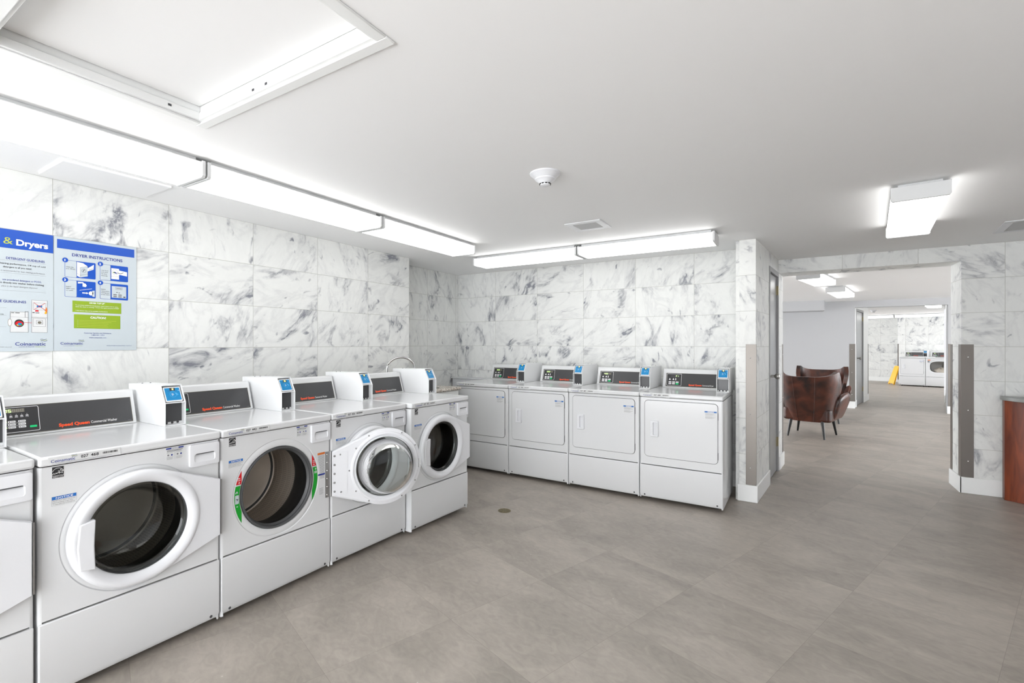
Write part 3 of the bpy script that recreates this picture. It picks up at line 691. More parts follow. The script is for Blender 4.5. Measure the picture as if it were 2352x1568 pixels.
# stickers --------------------------------------------------------
def waves(m, x, z, w_, k1='navy', k2='olive', y=-0.0012, mat=None):
    for j, k in enumerate((k1, k2, k1)):
        pts = [(x+w_*(i/8)+j*w_*0.05, z-j*w_*0.17+math.sin(i/8*2*PI+0.4)*w_*0.07+i/8*w_*0.1) for i in range(9)]
        m.line(pts, w_*0.065, y, k, mat)
def asset_label(num):
    def f():
        m = MB(); y = -0.0005
        m.box(mx(0.028), mx(0.262), y, 0.0, 0.9345, 0.9655, 'sticker')
        m.text('Coinamatic', mx(0.036), mx(0.110), 0.9445, 0.0115, 'navy', y-0.0006, 0.006, res=3)
        waves(m, mx(0.098), 0.9625, 0.017, y=y-0.0006)
        m.text(num[:3], mx(0.128), mx(0.152), 0.9475, 0.0115, 'ink', y-0.0006, 0.02, res=2)
        m.text(num[4:], mx(0.160), mx(0.186), 0.9475, 0.0115, 'ink', y-0.0006, 0.02, res=2)
        rnd = random.Random(num); x = mx(0.200)
        while x < mx(0.250):
            wv = rnd.choice((0.0009, 0.0016, 0.0024)); m.rect(x, x+wv, 0.9495, 0.9575, y-0.0006, 'ink'); x += wv+rnd.choice((0.001, 0.0016))
        m.line([(mx(0.05), 0.9410), (mx(0.23), 0.9410)], 0.0008, y-0.0006, 'greyink'); m.line([(mx(0.04), 0.9375), (mx(0.21), 0.9375)], 0.0008, y-0.0006, 'greyink')
        return m
    return f
MLID = Matrix.Translation((0, -0.0125, 0))
def energy_label():
    m = MB(); x0, x1, z0, z1 = mx(0.042), mx(0.079), 0.880, 0.925; y = -0.0005; c = (x0+x1)/2
    m.box(x0, x1, y, 0, z0, z1, 'sticker'); m.rect(x0+0.001, x1-0.001, z0+0.0105, z1-0.001, y-0.0004, 'ink'); m.rect(x0+0.001, x1-0.001, z0+0.001, z0+0.009, y-0.0004, 'ink')
    m.text('ENERGY STAR', x0+0.003, x1-0.003, z0+0.0028, 0.0045, 'white', y-0.0008, 0.0)
    m.line([(c+0.0165*math.cos(R(a)), z0+0.0225+0.0165*math.sin(R(a))) for a in range(8, 173, 12)], 0.0013, y-0.0008, 'white')
    m.line([(x0+0.002, z0+0.015), (x0+0.006, z0+0.020), (x0+0.009, z0+0.016), (x0+0.013, z0+0.021), (x0+0.015, z0+0.017), (x0+0.019, z0+0.022), (x0+0.022, z0+0.018), (x0+0.026, z0+0.021)], 0.0013, y-0.0008, 'white')
    st = [(c+0.0085+(0.0085 if i % 2 == 0 else 0.0036)*math.cos(PI/2+i*PI/5), z0+0.0245+(0.0085 if i % 2 == 0 else 0.0036)*math.sin(PI/2+i*PI/5)) for i in range(10)]
    m.line(st+[st[0]], 0.0011, y-0.0008, 'white')
    return m
def notice_w():
    m = MB(); x0, x1, z0, z1 = mx(0.042), mx(0.117), 0.772, 0.808; y = -0.0005
    m.box(x0, x1, y, 0, z0, z1, 'greyink'); m.rect(x0+0.0005, x1-0.0005, z0+0.0005, z1-0.0005, y-0.0003, 'sticker')
    m.rect(x0, x1, z1-0.0125, z1, y-0.0005, 'blue'); m.text('NOTICE', x0+0.012, x1-0.010, z1-0.0100, 0.0075, 'white', y-0.0009, 0.01)
    for i, s_ in enumerate(('DOOR LOCK LIGHT must go out', 'before attempting to open door.', 'To open, push door in then pull out.')):
        m.text(s_, x0+0.003, x1-0.004-(i == 1)*0.006, z1-0.0185-i*0.0068, 0.0034, 'ink', y-0.0008, 0)
    return m
def instruct():
    m = MB(); x0, x1, z0, z1 = mx(0.440), mx(0.514), 0.868, 0.925; y = -0.0005
    m.box(x0, x1, y, 0, z0, z1, 'sticker'); m.rect(x0, x1, z1-0.0065, z1, y-0.0004, 'navy'); m.rect(x0+0.022, x1-0.022, z1-0.0065, z1, y-0.0006, 'sticker'); m.text('NOTICE', x0+0.025, x1-0.025, z1-0.0052, 0.004, 'navy', y-0.0009)
    for i in range(2): m.line([(x0+0.004, z1-0.0115-i*0.005), (x1-0.004-i*0.006, z1-0.0115-i*0.005)], 0.0018, y-0.0006, 'ink')
    for sx in (0.0, 0.039):
        m.line([(x0+sx+0.003, z1-0.0225), (x0+sx+0.028, z1-0.0225)], 0.001, y-0.0006, 'greyink')
        for q in (0.009, 0.024): m.poly([(x0+sx+q+0.004*math.cos(2*PI*i/10), z1-0.033+0.004*math.sin(2*PI*i/10)) for i in range(10)], y-0.0006, 'navy' if q > 0.01 else 'greyink')
        for i in range(4): m.line([(x0+sx+0.003, z1-0.042-i*0.0035), (x0+sx+0.030-(i % 2)*0.004, z1-0.042-i*0.0035)], 0.0008, y-0.0006, 'greyink')
    m.line([(x0+0.037, z1-0.02), (x0+0.037, z0+0.002)], 0.0006, y-0.0006, 'greyink')
    return m
def notice_d():
    m = MB(); x0, x1, z0, z1 = mx(0.540), mx(0.633), 0.776, 0.842; y = -0.0005
    m.box(x0, x1, y, 0, z0, z1, 'sticker'); m.rect(x0, x1, z1-0.012, z1, y-0.0004, 'blue'); m.rect(x0+0.024, x1-0.022, z1-0.011, z1-0.001, y-0.0006, 'sticker')
    m.text('NOTICE', x0+0.027, x1-0.025, z1-0.0095, 0.0075, 'blue', y-0.001, 0.01)
    for i in range(9): 
        if i != 4: m.line([(x0+0.006, z1-0.019-i*0.0052), (x1-0.008-(i % 3)*0.012, z1-0.019-i*0.0052)], 0.0014, y-0.0006, 'greyink')
    return m
# washer parts ------------------------------------------------------
def drum():
    m = MB(); m.lathe_y(CXD, CZD, [(0.245, 0.195), (0.255, 0.21), (0.255, 0.43), (0.235, 0.442), (0.20, 0.448), (0.06, 0.455), (0.0, 0.456)], 'drum', 64)
    for a in (205, 325):
        Mx = Matrix.Translation((CXD, 0, CZD)) @ Matrix.Rotation(R(a), 4, 'Y')
        m.prism([(-0.035, 0.252), (-0.018, 0.212), (0, 0.200), (0.018, 0.212), (0.035, 0.252)], 0.22, 0.43, 'steel', 'y', Mx)
    return m
def gasket():
    m = MB(); m.lathe_y(CXD, CZD, [(0.2225, 0.028), (0.223, 0.0), (0.220, -0.006), (0.213, -0.004), (0.209, 0.004), (0.212, 0.016), (0.207, 0.022), (0.202, 0.028)], 'gasket', 64)
    m.lathe_y(CXD, CZD, [(0.202, 0.028), (0.200, 0.035), (0.203, 0.06), (0.208, 0.10), (0.216, 0.15), (0.236, 0.19), (0.262, 0.205), (0.262, 0.46), (0.0, 0.465)], 'rubber', 64)
    return m
def hull_r():
    R0 = 0.247; hx, z1, z0 = mx(0.668), 0.737, 0.462
    pts = [(CXD+R0*math.cos(2*PI*i/120), CZD+R0*math.sin(2*PI*i/120)) for i in range(120)]+[(hx, z1), (hx, z0)]
    pts = sorted(pts)
    def cross(o, a, b): return (a[0]-o[0])*(b[1]-o[1])-(a[1]-o[1])*(b[0]-o[0])
    lo = []
    for p in pts:
        while len(lo) > 1 and cross(lo[-2], lo[-1], p) <= 0: lo.pop()
        lo.append(p)
    up = []
    for p in reversed(pts):
        while len(up) > 1 and cross(up[-2], up[-1], p) <= 0: up.pop()
        up.append(p)
    h = lo[:-1]+up[:-1]
    def r(a):
        dx, dz = math.cos(a), math.sin(a); best = 9
        for p, q in zip(h, h[1:]+h[:1]):
            ex, ez = q[0]-p[0], q[1]-p[1]; det = dx*(-ez)+dz*ex
            if abs(det) < 1e-12: continue
            bx, bz = p[0]-CXD, p[1]-CZD
            t = (bx*(-ez)+bz*ex)/det; s_ = (dx*bz-dz*bx)/det
            if t > 0 and -1e-6 <= s_ <= 1+1e-6: best = min(best, t)
        return best
    return r, [math.atan2(z-CZD, hx-CXD) % (2*PI) for z in (z1, z0)]
def washer_door():
    r, extra = hull_r(); Ri = 0.192; n = 120
    angs = sorted(set([2*PI*i/n for i in range(n)]+extra))
    def ring(fn, y): return [(CXD+fn(a)*math.cos(a), y if not callable(y) else y(a), CZD+fn(a)*math.sin(a)) for a in angs]
    m = MB(); Rc = lambda a: min(r(a), 0.247)
    wedge = lambda a: max(0, r(a)-0.2475)
    e = lambda a, d: (r(a)-d) if wedge(a) > 0.004 else min(r(a)-d, 0.2475)
    rings = [ring(lambda a: Ri, -0.004), ring(lambda a: Ri, -0.026), ring(lambda a: Ri+0.004, -0.032), ring(lambda a: Ri+0.014, -0.040), ring(lambda a: 0.218, -0.0455), ring(lambda a: 0.228, -0.046), ring(lambda a: 0.237, -0.043),
             ring(lambda a: 0.242, -0.038), ring(lambda a: max(0.2425, r(a)-0.004), lambda a: -0.036 if wedge(a) > .001 else -0.035),
             ring(lambda a: r(a), lambda a: -0.030), ring(lambda a: r(a), -0.008), ring(lambda a: r(a)-0.012, -0.004)]
    m.rings(rings, 'enamel2')
    m.rings([rings[-1], ring(lambda a: max(0.228, 0.0), -0.0035), ring(lambda a: 0.225, -0.001), ring(lambda a: 0.205, -0.001), ring(lambda a: Ri, -0.004)], 'enamel2')
    return m
def glass_bowl():
    m = MB(); m.lathe_y(CXD, CZD, [(0.0, 0.108), (0.05, 0.108), (0.110, 0.104), (0.138, 0.092), (0.152, 0.066), (0.160, 0.034), (0.167, 0.004), (0.175, -0.012), (0.186, -0.018), (0.197, -0.018)], 'glass', 64)
    m.lathe_y(CXD, CZD, [(0.0, 0.114), (0.05, 0.114), (0.114, 0.110), (0.145, 0.097), (0.159, 0.068), (0.167, 0.035), (0.173, 0.007), (0.178, -0.006), (0.188, -0.010), (0.197, -0.010)], 'glass', 64)
    return m
def glass_rim():
    m = MB(); m.lathe_y(CXD, CZD, [(0.193, -0.024), (0.190, -0.024), (0.189, -0.020), (0.189, -0.014), (0.193, -0.012)], 'gasket', 64); return m
def door_handle():
    m = MB(); m.prism([(CXD-0.214, 0.500), (CXD-0.162, 0.490), (CXD-0.166, 0.59), (CXD-0.162, 0.694), (CXD-0.214, 0.684), (CXD-0.222, 0.59)], -0.050, -0.022, 'enamel2', 'y'); return m
def door_hinge():
    m = MB(); m.box(mx(0.6685), mx(0.6735), -0.034, -0.004, 0.464, 0.735, 'hinge'); return m
def drawer():
    m = MB(); x0, x1, z0, z1 = mx(0.536), mx(0.674), 0.815, 0.922
    out = rrect(x0, x1, z0, z1, 0.008, 4); c = ((x0+x1)/2, (z0+z1)/2)
    px0, px1, pz0, pz1 = mx(0.556), mx(0.653), 0.836, 0.878
    pk = rrect(px0, px1, pz0, pz1, 0.012, 4)
    def ring(p, y, s=0): return [(q[0]+(c[0]-q[0])*s, y, q[1]+(c[1]-q[1])*s) for q in p]
    back = [(p[0]*0.94+0.06*c[0], -0.0015-0.0115*(1-(p[1]-pz0)/(pz1-pz0)), p[1]-0.0015) for p in pk]
    m.rings([ring(out, 0.0), ring(out, -0.009, 0.0), ring(out, -0.0125, 0.02), ring(out, -0.013, 0.05), ring(pk, -0.0135), back], 'enamel2')
    m.add(back, [tuple(range(len(back)))], 'enamel2')
    m.box(px0+0.012, px1-0.006, -0.0128, -0.004, pz1-0.0045, pz1-0.0005, 'gap')  # dark strip stands in for the shade under the pocket's top lip
    return m
def drawer_shadow():
    m = MB(); m.box(mx(0.530), mx(0.678), -0.0015, 0, 0.810, 0.926, 'enamel'); return m
def arcs_label(only):
    m = MB(); y = -0.0006
    def shape(side, z0, z1, k):
        n = 10; o = []; i_ = []
        for j in range(n+1):
            z = z0+(z1-z0)*j/n; dz = z-CZD
            xo = math.sqrt(max(0, 0.257**2-dz*dz)); xi = math.sqrt(max(0, 0.231**2-dz*dz)); lim = 0.218
            xi = max(xi, min(lim, xo)) if xo > lim*0 else xi
            xi = min(xi, xo)
            o.append((CXD+side*xo, z)); i_.append((CXD+side*xi, z))
        m.poly(o+i_[::-1], y, k)
    m.box(CXD+only*0.236-0.001, CXD+only*0.236+0.001, -0.0003, 0, 0.48, 0.735, 'sticker')
    shape(only, 0.675, 0.744, 'red'); shape(only, 0.472, 0.668, 'green')
    for s_ in (only,):
        xa = CXD+s_*0.2315; y2 = y-0.0006
        m.text('MAX', xa-0.0065, xa+0.0065, 0.704, 0.005, 'white', y2, 0.03); m.text('LOAD', xa-0.008, xa+0.008, 0.695, 0.005, 'white', y2, 0.03)
        m.line([(xa, 0.691), (xa, 0.681)], 0.002, y2, 'white'); m.line([(xa-0.004, 0.685), (xa, 0.680), (xa+0.004, 0.685)], 0.0018, y2, 'white')
        if s_ > 0:
            xa += 0.006; m.line([(xa+0.006, 0.646), (xa+0.006, 0.659)], 0.002, y2, 'white'); m.line([(xa+0.001, 0.655), (xa+0.006, 0.660), (xa+0.011, 0.655)], 0.0018, y2, 'white')
            for z in (0.640, 0.636, 0.631): m.line([(xa-0.003, z), (xa+0.015, z)], 0.0018, y2, 'white')
        else:
            xb = CXD-0.242; m.poly(rrect(xb-0.011, xb+0.009, 0.577, 0.622, 0.003, 2), y2, 'paper'); m.line([(xb-0.006, 0.602), (xb+0.004, 0.600), (xb-0.001, 0.594)], 0.003, y2-0.0005, 'ink')
            m.line([(xb-0.008, 0.632), (xb-0.001, 0.640), (xb+0.002, 0.633)], 0.005, y2, 'paper'); m.line([(xb-0.002, 0.563), (xb+0.002, 0.563)], 0.006, y2, 'paper')
    return m
def caution_label():
    m = MB(); y = -0.0006; x0, x1 = mx(0.588), mx(0.640)
    pts = []
    for j in range(11):
        z = 0.575+(0.745-0.575)*j/10; pts.append((max(x0-0.006, CXD+math.sqrt(max(0, 0.2735**2-(z-CZD)**2))), z))
    m.poly(pts+[(x1, 0.745), (x1, 0.575)], y, 'sticker')
    m.rect(x0-0.002, x1, 0.732, 0.745, y-0.0004, 'orng')
    for i in range(26):
        z = 0.726-i*0.0055; xl = max(x0+0.002, CXD+math.sqrt(max(0, 0.2735**2-(z-CZD)**2))+0.004)
        if 0.606 < z < 0.618: continue
        m.line([(xl, z), (x1-0.004, z)], 0.0018, y-0.0004, 'greyink')
    m.rect(x0+0.002, x1, 0.607, 0.617, y-0.0006, 'navy')
    for i in range(6): m.line([(mx(0.60), 0.528-i*0.007), (mx(0.628)-(i % 2)*0.004, 0.528-i*0.007)], 0.002, y, 'greyink')
    return m
def hinge_open():
    m = MB(); m.box(mx(0.643), mx(0.676), -0.003, 0.0, 0.462, 0.742, 'hinge'); m.tube([(mx(0.678), -0.007, 0.462), (mx(0.678), -0.007, 0.742)], 0.006, 'hinge', 10)
    for z in [0.478+i*0.0495 for i in range(6)]: m.lathe_y(mx(0.656), z, [(0, -0.0065), (0.004, -0.006), (0.0055, -0.003)], 'chrome', 10)
    return m
def inner_trim():
    m = MB(); m.lathe_y(CXD, CZD, [(0.226, -0.002), (0.224, 0.006), (0.215, 0.008), (0.206, 0.002), (0.202, -0.002)], 'enamel2', 64)
    m.lathe_y(CXD, CZD, [(0.202, -0.002), (0.199, 0.004), (0.195, 0.002), (0.192, -0.006)], 'enamel2', 64)
    return m
def screw_at(x, z, y=-0.004, r=0.0055):
    def f():
        m = MB(); m.lathe_y(x, z, [(0, y+0.004), (r*0.7, y+0.0035), (r, y)], 'hinge', 12); return m
    return f
def base_parts(t, kind, num, disp, rnum, right=False, small=False):
    cached('cabinet', kind, washer_cabinet if kind == 'w' else plain_cabinet, t)
    cached('lower_panel', 0, lower_panel, t, 0.005, 3)
    cached('top_panel', 0, lid, t, 0.010, 3)
    for x, y in ((-0.28, 0.13), (0.28, 0.13), (-0.28, 0.6), (0.28, 0.6)):
        o = cached('foot', 0, foot_, t); o.location = (x, y, 0)
    for i, x in enumerate((mx(0.045), mx(0.637))):
        cached('screw', ('toe', i), lambda x=x: MB().lathe_y(x, 0.060, [(0, -0.0075), (0.005, -0.007), (0.007, -0.004)], 'gap', 12), t)
    c = cached('control_console', kind, (lambda: console(0.008)) if kind == 'w' else console, t, 0.004)
    cached('faceplate', kind, faceplate_w if kind == 'w' else faceplate_d, c)
    cached('control_panel', (kind, disp), controls_w(disp) if kind == 'w' else controls_d(disp, right), c)
    r = cached('card_reader', 0, reader_box, t, 0.0008)
    cached('slot_plate', 0, reader_slot, r)
    s = cached('reader_bezel', 0, reader_screen, r, 0.002)
    cached('reader_display', rnum, reader_face(rnum), r, smooth=False)
    if not small:
        o = cached('asset_label', num, asset_label(num), t, smooth=False); o.location.y = -0.0125
def washer(label, P, ang, sx, num, disp, rnum, door='closed'):
    t = thing('washing_machine', label, 'washing machine', (P[0], P[1], 0), ang, 'front load washers along the left wall'); t.scale = (sx, 1, 1)
    base_parts(t, 'w', num, disp, rnum)
    cached('energy_label', 0, energy_label, t, smooth=False); cached('notice_label', 'w', notice_w, t, smooth=False); cached('instruction_label', 0, instruct, t, smooth=False)
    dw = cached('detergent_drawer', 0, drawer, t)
    cached('drum', 0, drum, t); cached('door_gasket', 0, gasket, t)
    d = cached('door', door, washer_door, t)
    cached('door_glass', 0, glass_bowl, d); cached('glass_rim', 0, glass_rim, d); cached('door_handle', 0, door_handle, d, 0.005, 3); cached('inner_trim', 0, inner_trim, d)
    if door == 'closed':
        cached('door_hinge', 0, door_hinge, d)
    else:
        cached('load_label', -1, lambda: arcs_label(-1), t, smooth=False); cached('load_label', 1, lambda: arcs_label(1), t, smooth=False); cached('caution_label', 0, caution_label, t, smooth=False); cached('hinge_plate', 0, hinge_open, t)
        # swing the leaf about its hinge line
        a = R(-door); hx = mx(0.682); hy_ = -0.012
        d.matrix_local = Matrix.Translation((hx, hy_, 0)) @ Matrix.Rotation(-a, 4, 'Z') @ Matrix.Translation((-mx(0.672), 0.006, 0))
        m = MB(); m.box(mx(0.575), mx(0.671), -0.0035, -0.0015, 0.466, 0.733, 'enamel2'); m.build('hinge_cover', d)
        for i in range(5): cached('screw', ('d', i), screw_at(mx(0.655), 0.49+i*0.055, -0.002, 0.0075), d)
        for i, (x, z) in enumerate(((0.62, 0.716), (0.615, 0.482))): cached('screw', ('e', i), screw_at(mx(x), z, -0.002), d)
        for i, a_ in enumerate((62, 35, 0, -35, -62, 118, 150, 210, 242)): cached('screw', ('f', i), screw_at(CXD+0.236*math.cos(R(a_)), CZD+0.236*math.sin(R(a_)), -0.0035), d)
        m = MB(); m.box(CXD-0.243, CXD-0.227, -0.004, 0.004, 0.575, 0.632, 'sticker'); m.box(CXD-0.238, CXD-0.231, 0.004, 0.018, 0.597, 0.606, 'enamel2'); m.build('door_latch', d)
    return t
def dryer_door():
    m = MB(); x0, x1, z0, z1 = mx(0.046), mx(0.640), 0.405, 0.903
    m.prism(rrect(x0, x1, z0, z1, 0.030, 6), -0.006, -0.0012, 'enamel', 'y'); return m
def dryer_gap():  # dark plate behind the door stands in for the shaded gap line
    m = MB(); x0, x1, z0, z1 = mx(0.046), mx(0.640), 0.405, 0.903
    m.prism(rrect(x0-0.0032, x1+0.0032, z0-0.0032, z1+0.0032, 0.033, 6), -0.001, -0.0, 'gap', 'y')
    for z in (0.47, 0.80): m.box(x1+0.001, x1+0.005, -0.004, 0, z-0.03, z+0.03, 'gap')
    return m
def dryer_handle():
    m = MB(); x0, x1, z0, z1 = mx(0.098), mx(0.165), 0.584, 0.726
    out = rrect(x0, x1, z0, z1, 0.004, 3); c = ((x0+x1)/2+0.004, (z0+z1)/2); px0, px1, pz0, pz1 = mx(0.120), mx(0.158), 0.600, 0.712
    pk = rrect(px0, px1, pz0, pz1, 0.008, 3)
    back = [(p[0]+0.004, -0.0065 if p[0] < (px0+px1)/2 else -0.016, p[1]) for p in pk]
    m.rings([[(q[0], -0.006, q[1]) for q in out], [(q[0], -0.018, q[1]) for q in out], [(q[0]+(c[0]-q[0])*.04, -0.022, q[1]+(c[1]-q[1])*.04) for q in out], [(q[0], -0.022, q[1]) for q in pk], back], 'enamel2')
    m.add(back, [tuple(range(len(back)))], 'enamel2'); return m
def dryer(label, P, ang, sx, num, disp, rnum, group='dryers along the back wall', opened=False, right=False):
    t = thing('tumble_dryer', label, 'tumble dryer', (P[0], P[1], 0), ang, group); t.scale = (sx, 1, 1)
    if not opened:
        base_parts(t, 'd', num, disp, rnum, right)
        g = cached('door_gap_shade', 0, dryer_gap, t, smooth=False)
        d = cached('door', 'dryer', dryer_door, t, 0.002); cached('door_handle', 'dryer', dryer_handle, d); o = cached('notice_label', 'd', notice_d, d, smooth=False); o.location.y = -0.0065
    else:
        base_parts(t, 'o', num, disp, rnum, right)
    return t
# left row: front-left edges measured along the row
WE = [(-2.440, -0.055), (-2.437, 0.632), (-2.424, 1.324), (-2.416, 2.002), (-2.388, 2.658)]
def place(a, b):
    a = Vector(a); b = Vector(b); d = b-a
    return ((a+b)/2, math.atan2(d.y, d.x), (d.length-0.003)/MW)
P, an, sx = place(WE[0], (-2.440, 0.628)); washer('white front load washer cut off by left picture edge', P, an, sx, '027 450', '275', '12')
P, an, sx = place(WE[1], WE[2]); washer('large white front load washer in the foreground with closed glass door, tag 027 468', P, an, sx, '027 468', '275', '12')
P, an, sx = place(WE[2], WE[3]); washer('white washer with its round door swung open and empty drum showing', P, an, sx, '027 442', '275', '08', door=152)
P, an, sx = place(WE[3], WE[4]); washer('white washer third from the corner, partly behind the open glass door', P, an, sx, '027 456', '275', '08')
P, an, sx = place((-2.345, 2.662), (-2.305, 3.340)); washer('last white washer of the left row, closed door, next to the sink counter', P, an, sx, '027 472', '275', '08')
DX = [(-0.472, 4.395), (-1.157, 4.405), (-1.848, 4.415), (-2.532, 4.425), (-3.215, 4.435)]
dd = [('027 449', 'F1', '45', 'white dryer at right end of the back row, beside the marble pilaster'), ('027 447', '450', '08', 'white dryer second from the pilaster in the back row'), ('027 436', '250', '08', 'white dryer third from the pilaster in the back row'), ('027 445', '250', '08', 'white dryer in the corner, partly hidden by the last washer')]
for i, (num, disp, rn, lab) in enumerate(dd):
    P, an, sx = place(DX[i+1], DX[i]); dryer(lab, P, an, sx, num, disp, rn, right=(i == 0))
# far machines
F0 = (3.05, 21.05); rr = -0.30
q1 = rowdir(*F0, 0.665, rr); q2 = rowdir(*F0, 0.67, rr); q3 = rowdir(*F0, 1.34, rr)
P, an, sx = place(F0, q1); far1 = dryer('white closed dryer in the second laundry room beyond the lounge', P, an, sx, '027 430', '250', '08', 'machines in the second laundry room')
# the open dryer: front plate with a rounded drum opening
def open_cabinet():
    m = MB(); xx = body_shell(m); cx, cz = mx(0.36), 0.655; n = 64
    cor = [math.atan2(z-cz, x-cx) % (2*PI) for x in (-xx, xx) for z in (0.333, 0.9285)]
    angs = sorted(set([2*PI*i/n for i in range(n)]+cor))
    def se(a, rx, rz):
        c_, s_ = math.cos(a), math.sin(a); t_ = (abs(c_/rx)**3+abs(s_/rz)**3)**(-1/3); return (cx+c_*t_, cz+s_*t_)
    o = [seg_rect_ray(cx, cz, -xx, xx, 0.333, 0.9285, a) for a in angs]
    def rg(rx, rz, y): return [(se(a, rx, rz)[0], y, se(a, rx, rz)[1]) for a in angs]
    m.rings([[(p[0], 0, p[1]) for p in o], rg(0.285, 0.235, 0.0), rg(0.280, 0.230, 0.012), rg(0.262, 0.180, 0.014), rg(0.258, 0.176, 0.03)], 'enamel')
    m.rings([rg(0.258, 0.176, 0.03), rg(0.262, 0.18, 0.08), rg(0.29, 0.2, 0.09), rg(0.29, 0.2, 0.5), rg(0.01, 0.01, 0.52)], 'steel')
    return m
t2 = None
P, an, sx = place(q2, q3)
_w = washer_cabinet
def _base():
    t = thing('tumble_dryer', 'white open dryer with laundry in its drum in the second laundry room', 'tumble dryer', (P[0], P[1], 0), an, 'machines in the second laundry room'); t.scale = (sx, 1, 1)
    cached('cabinet', 'open', open_cabinet, t)
    cached('lower_panel', 0, lower_panel, t); cached('top_panel', 0, lid, t)
    for x, y in ((-0.28, 0.13), (0.28, 0.13), (-0.28, 0.6), (0.28, 0.6)):
        o = cached('foot', 0, foot_, t); o.location = (x, y, 0)
    c = cached('control_console', 'd', console, t, 0.004); cached('faceplate', 'd', faceplate_d, c); cached('control_panel', ('d', '250'), controls_d('250'), c)
    m = MB(); m.rect(mx(0.05), mx(0.11), 0.78, 0.86, -0.001, 'sticker'); m.rect(mx(0.05), mx(0.12), 0.86, 0.885, -0.0015, 'orng'); m.rect(mx(0.05), mx(0.10), 0.80, 0.85, -0.0015, 'greyink'); m.build('caution_label', t, smooth=False)
    return t
_base()
cx_, sn_ = math.cos(an), math.sin(an)
def loc_of(lx, ly, z): return (P[0]+lx*cx_-ly*sn_, P[1]+lx*sn_+ly*cx_, z)
m = MB(); rnd = random.Random(3)
n = 28; rings = []
for j in range(9):
    ph = j/8*PI/2; rings.append([((0.20*math.cos(ph)+0.001)*math.cos(2*PI*i/n)*(1+0.16*math.sin(3*2*PI*i/n+j)), (0.12*math.cos(ph)+0.001)*math.sin(2*PI*i/n), 0.14*math.sin(ph)*(1+0.2*math.sin(5*2*PI*i/n+j*1.3))) for i in range(n)])
m.rings(rings, 'cloth', cap=True)
tag(m.build('laundry_load', loc=loc_of(0.03, 0.19, 0.477), rz=an), 'crumpled pale laundry lying inside the open dryer drum', 'laundry')
m = MB(); m.box(-0.11, 0.11, -0.07, 0.07, 0, 0.012, 'ink'); m.box(-0.105, 0.108, -0.065, 0.068, 0.002, 0.010, 'white')
tag(m.build('book', loc=loc_of(-0.02, 0.3, 0.9705), rz=an+0.1, bevel=0.002), 'dark covered booklet lying on top of the open far dryer', 'book')
m = MB(); m.lathe_z(0, 0, [(0, 0), (0.055, 0), (0.06, 0.01), (0.058, 0.045), (0.05, 0.05), (0, 0.052)], 'yellow', 20)
tag(m.build('detergent_tub', loc=loc_of(0.17, 0.12, 0.9705)), 'small yellow tub on top of the open far dryer', 'tub')

# ------------------------------------------------------------------ posters on the left wall
def poster_common(y0, y1, z0, z1, label):
    t = thing('wall_poster', label, 'poster', (XL+0.001, 0, 0), PI/2)
    m = MB(); m.box(y0, y1, -0.003, 0, z0, z1, 'paper'); m.build('backing_sheet', t, smooth=False)
    return t
YP = -0.0036; YT = -0.0042; YU = -0.0048
t = poster_common(0.9845, 1.389, 1.367, 2.016, 'blue and white DRYER INSTRUCTIONS poster on the marble wall')
m = MB(); m.rect(0.998, 1.377, 1.950, 2.001, YP, 'pblue'); m.text('DRYER INSTRUCTIONS', 1.065, 1.313, 1.913, 0.0165, 'navy', YP, 0.022, res=3); m.build('title_band', t, smooth=False)
steps = (((1.032, 1.177), (1.790, 1.887), 1.086, '1', ('Clean the', 'lint filter.')), ((1.198, 1.343), (1.791, 1.887), 1.251, '2', ('Load dryer', 'and close', 'the door', 'securely.')),
         ((1.032, 1.177), (1.677, 1.774), 1.086, '3', ('Insert', 'smart card', 'or coins.')), ((1.198, 1.343), (1.677, 1.774), 1.251, '4', ('Select', 'temperature', 'setting and', 'press start.')))
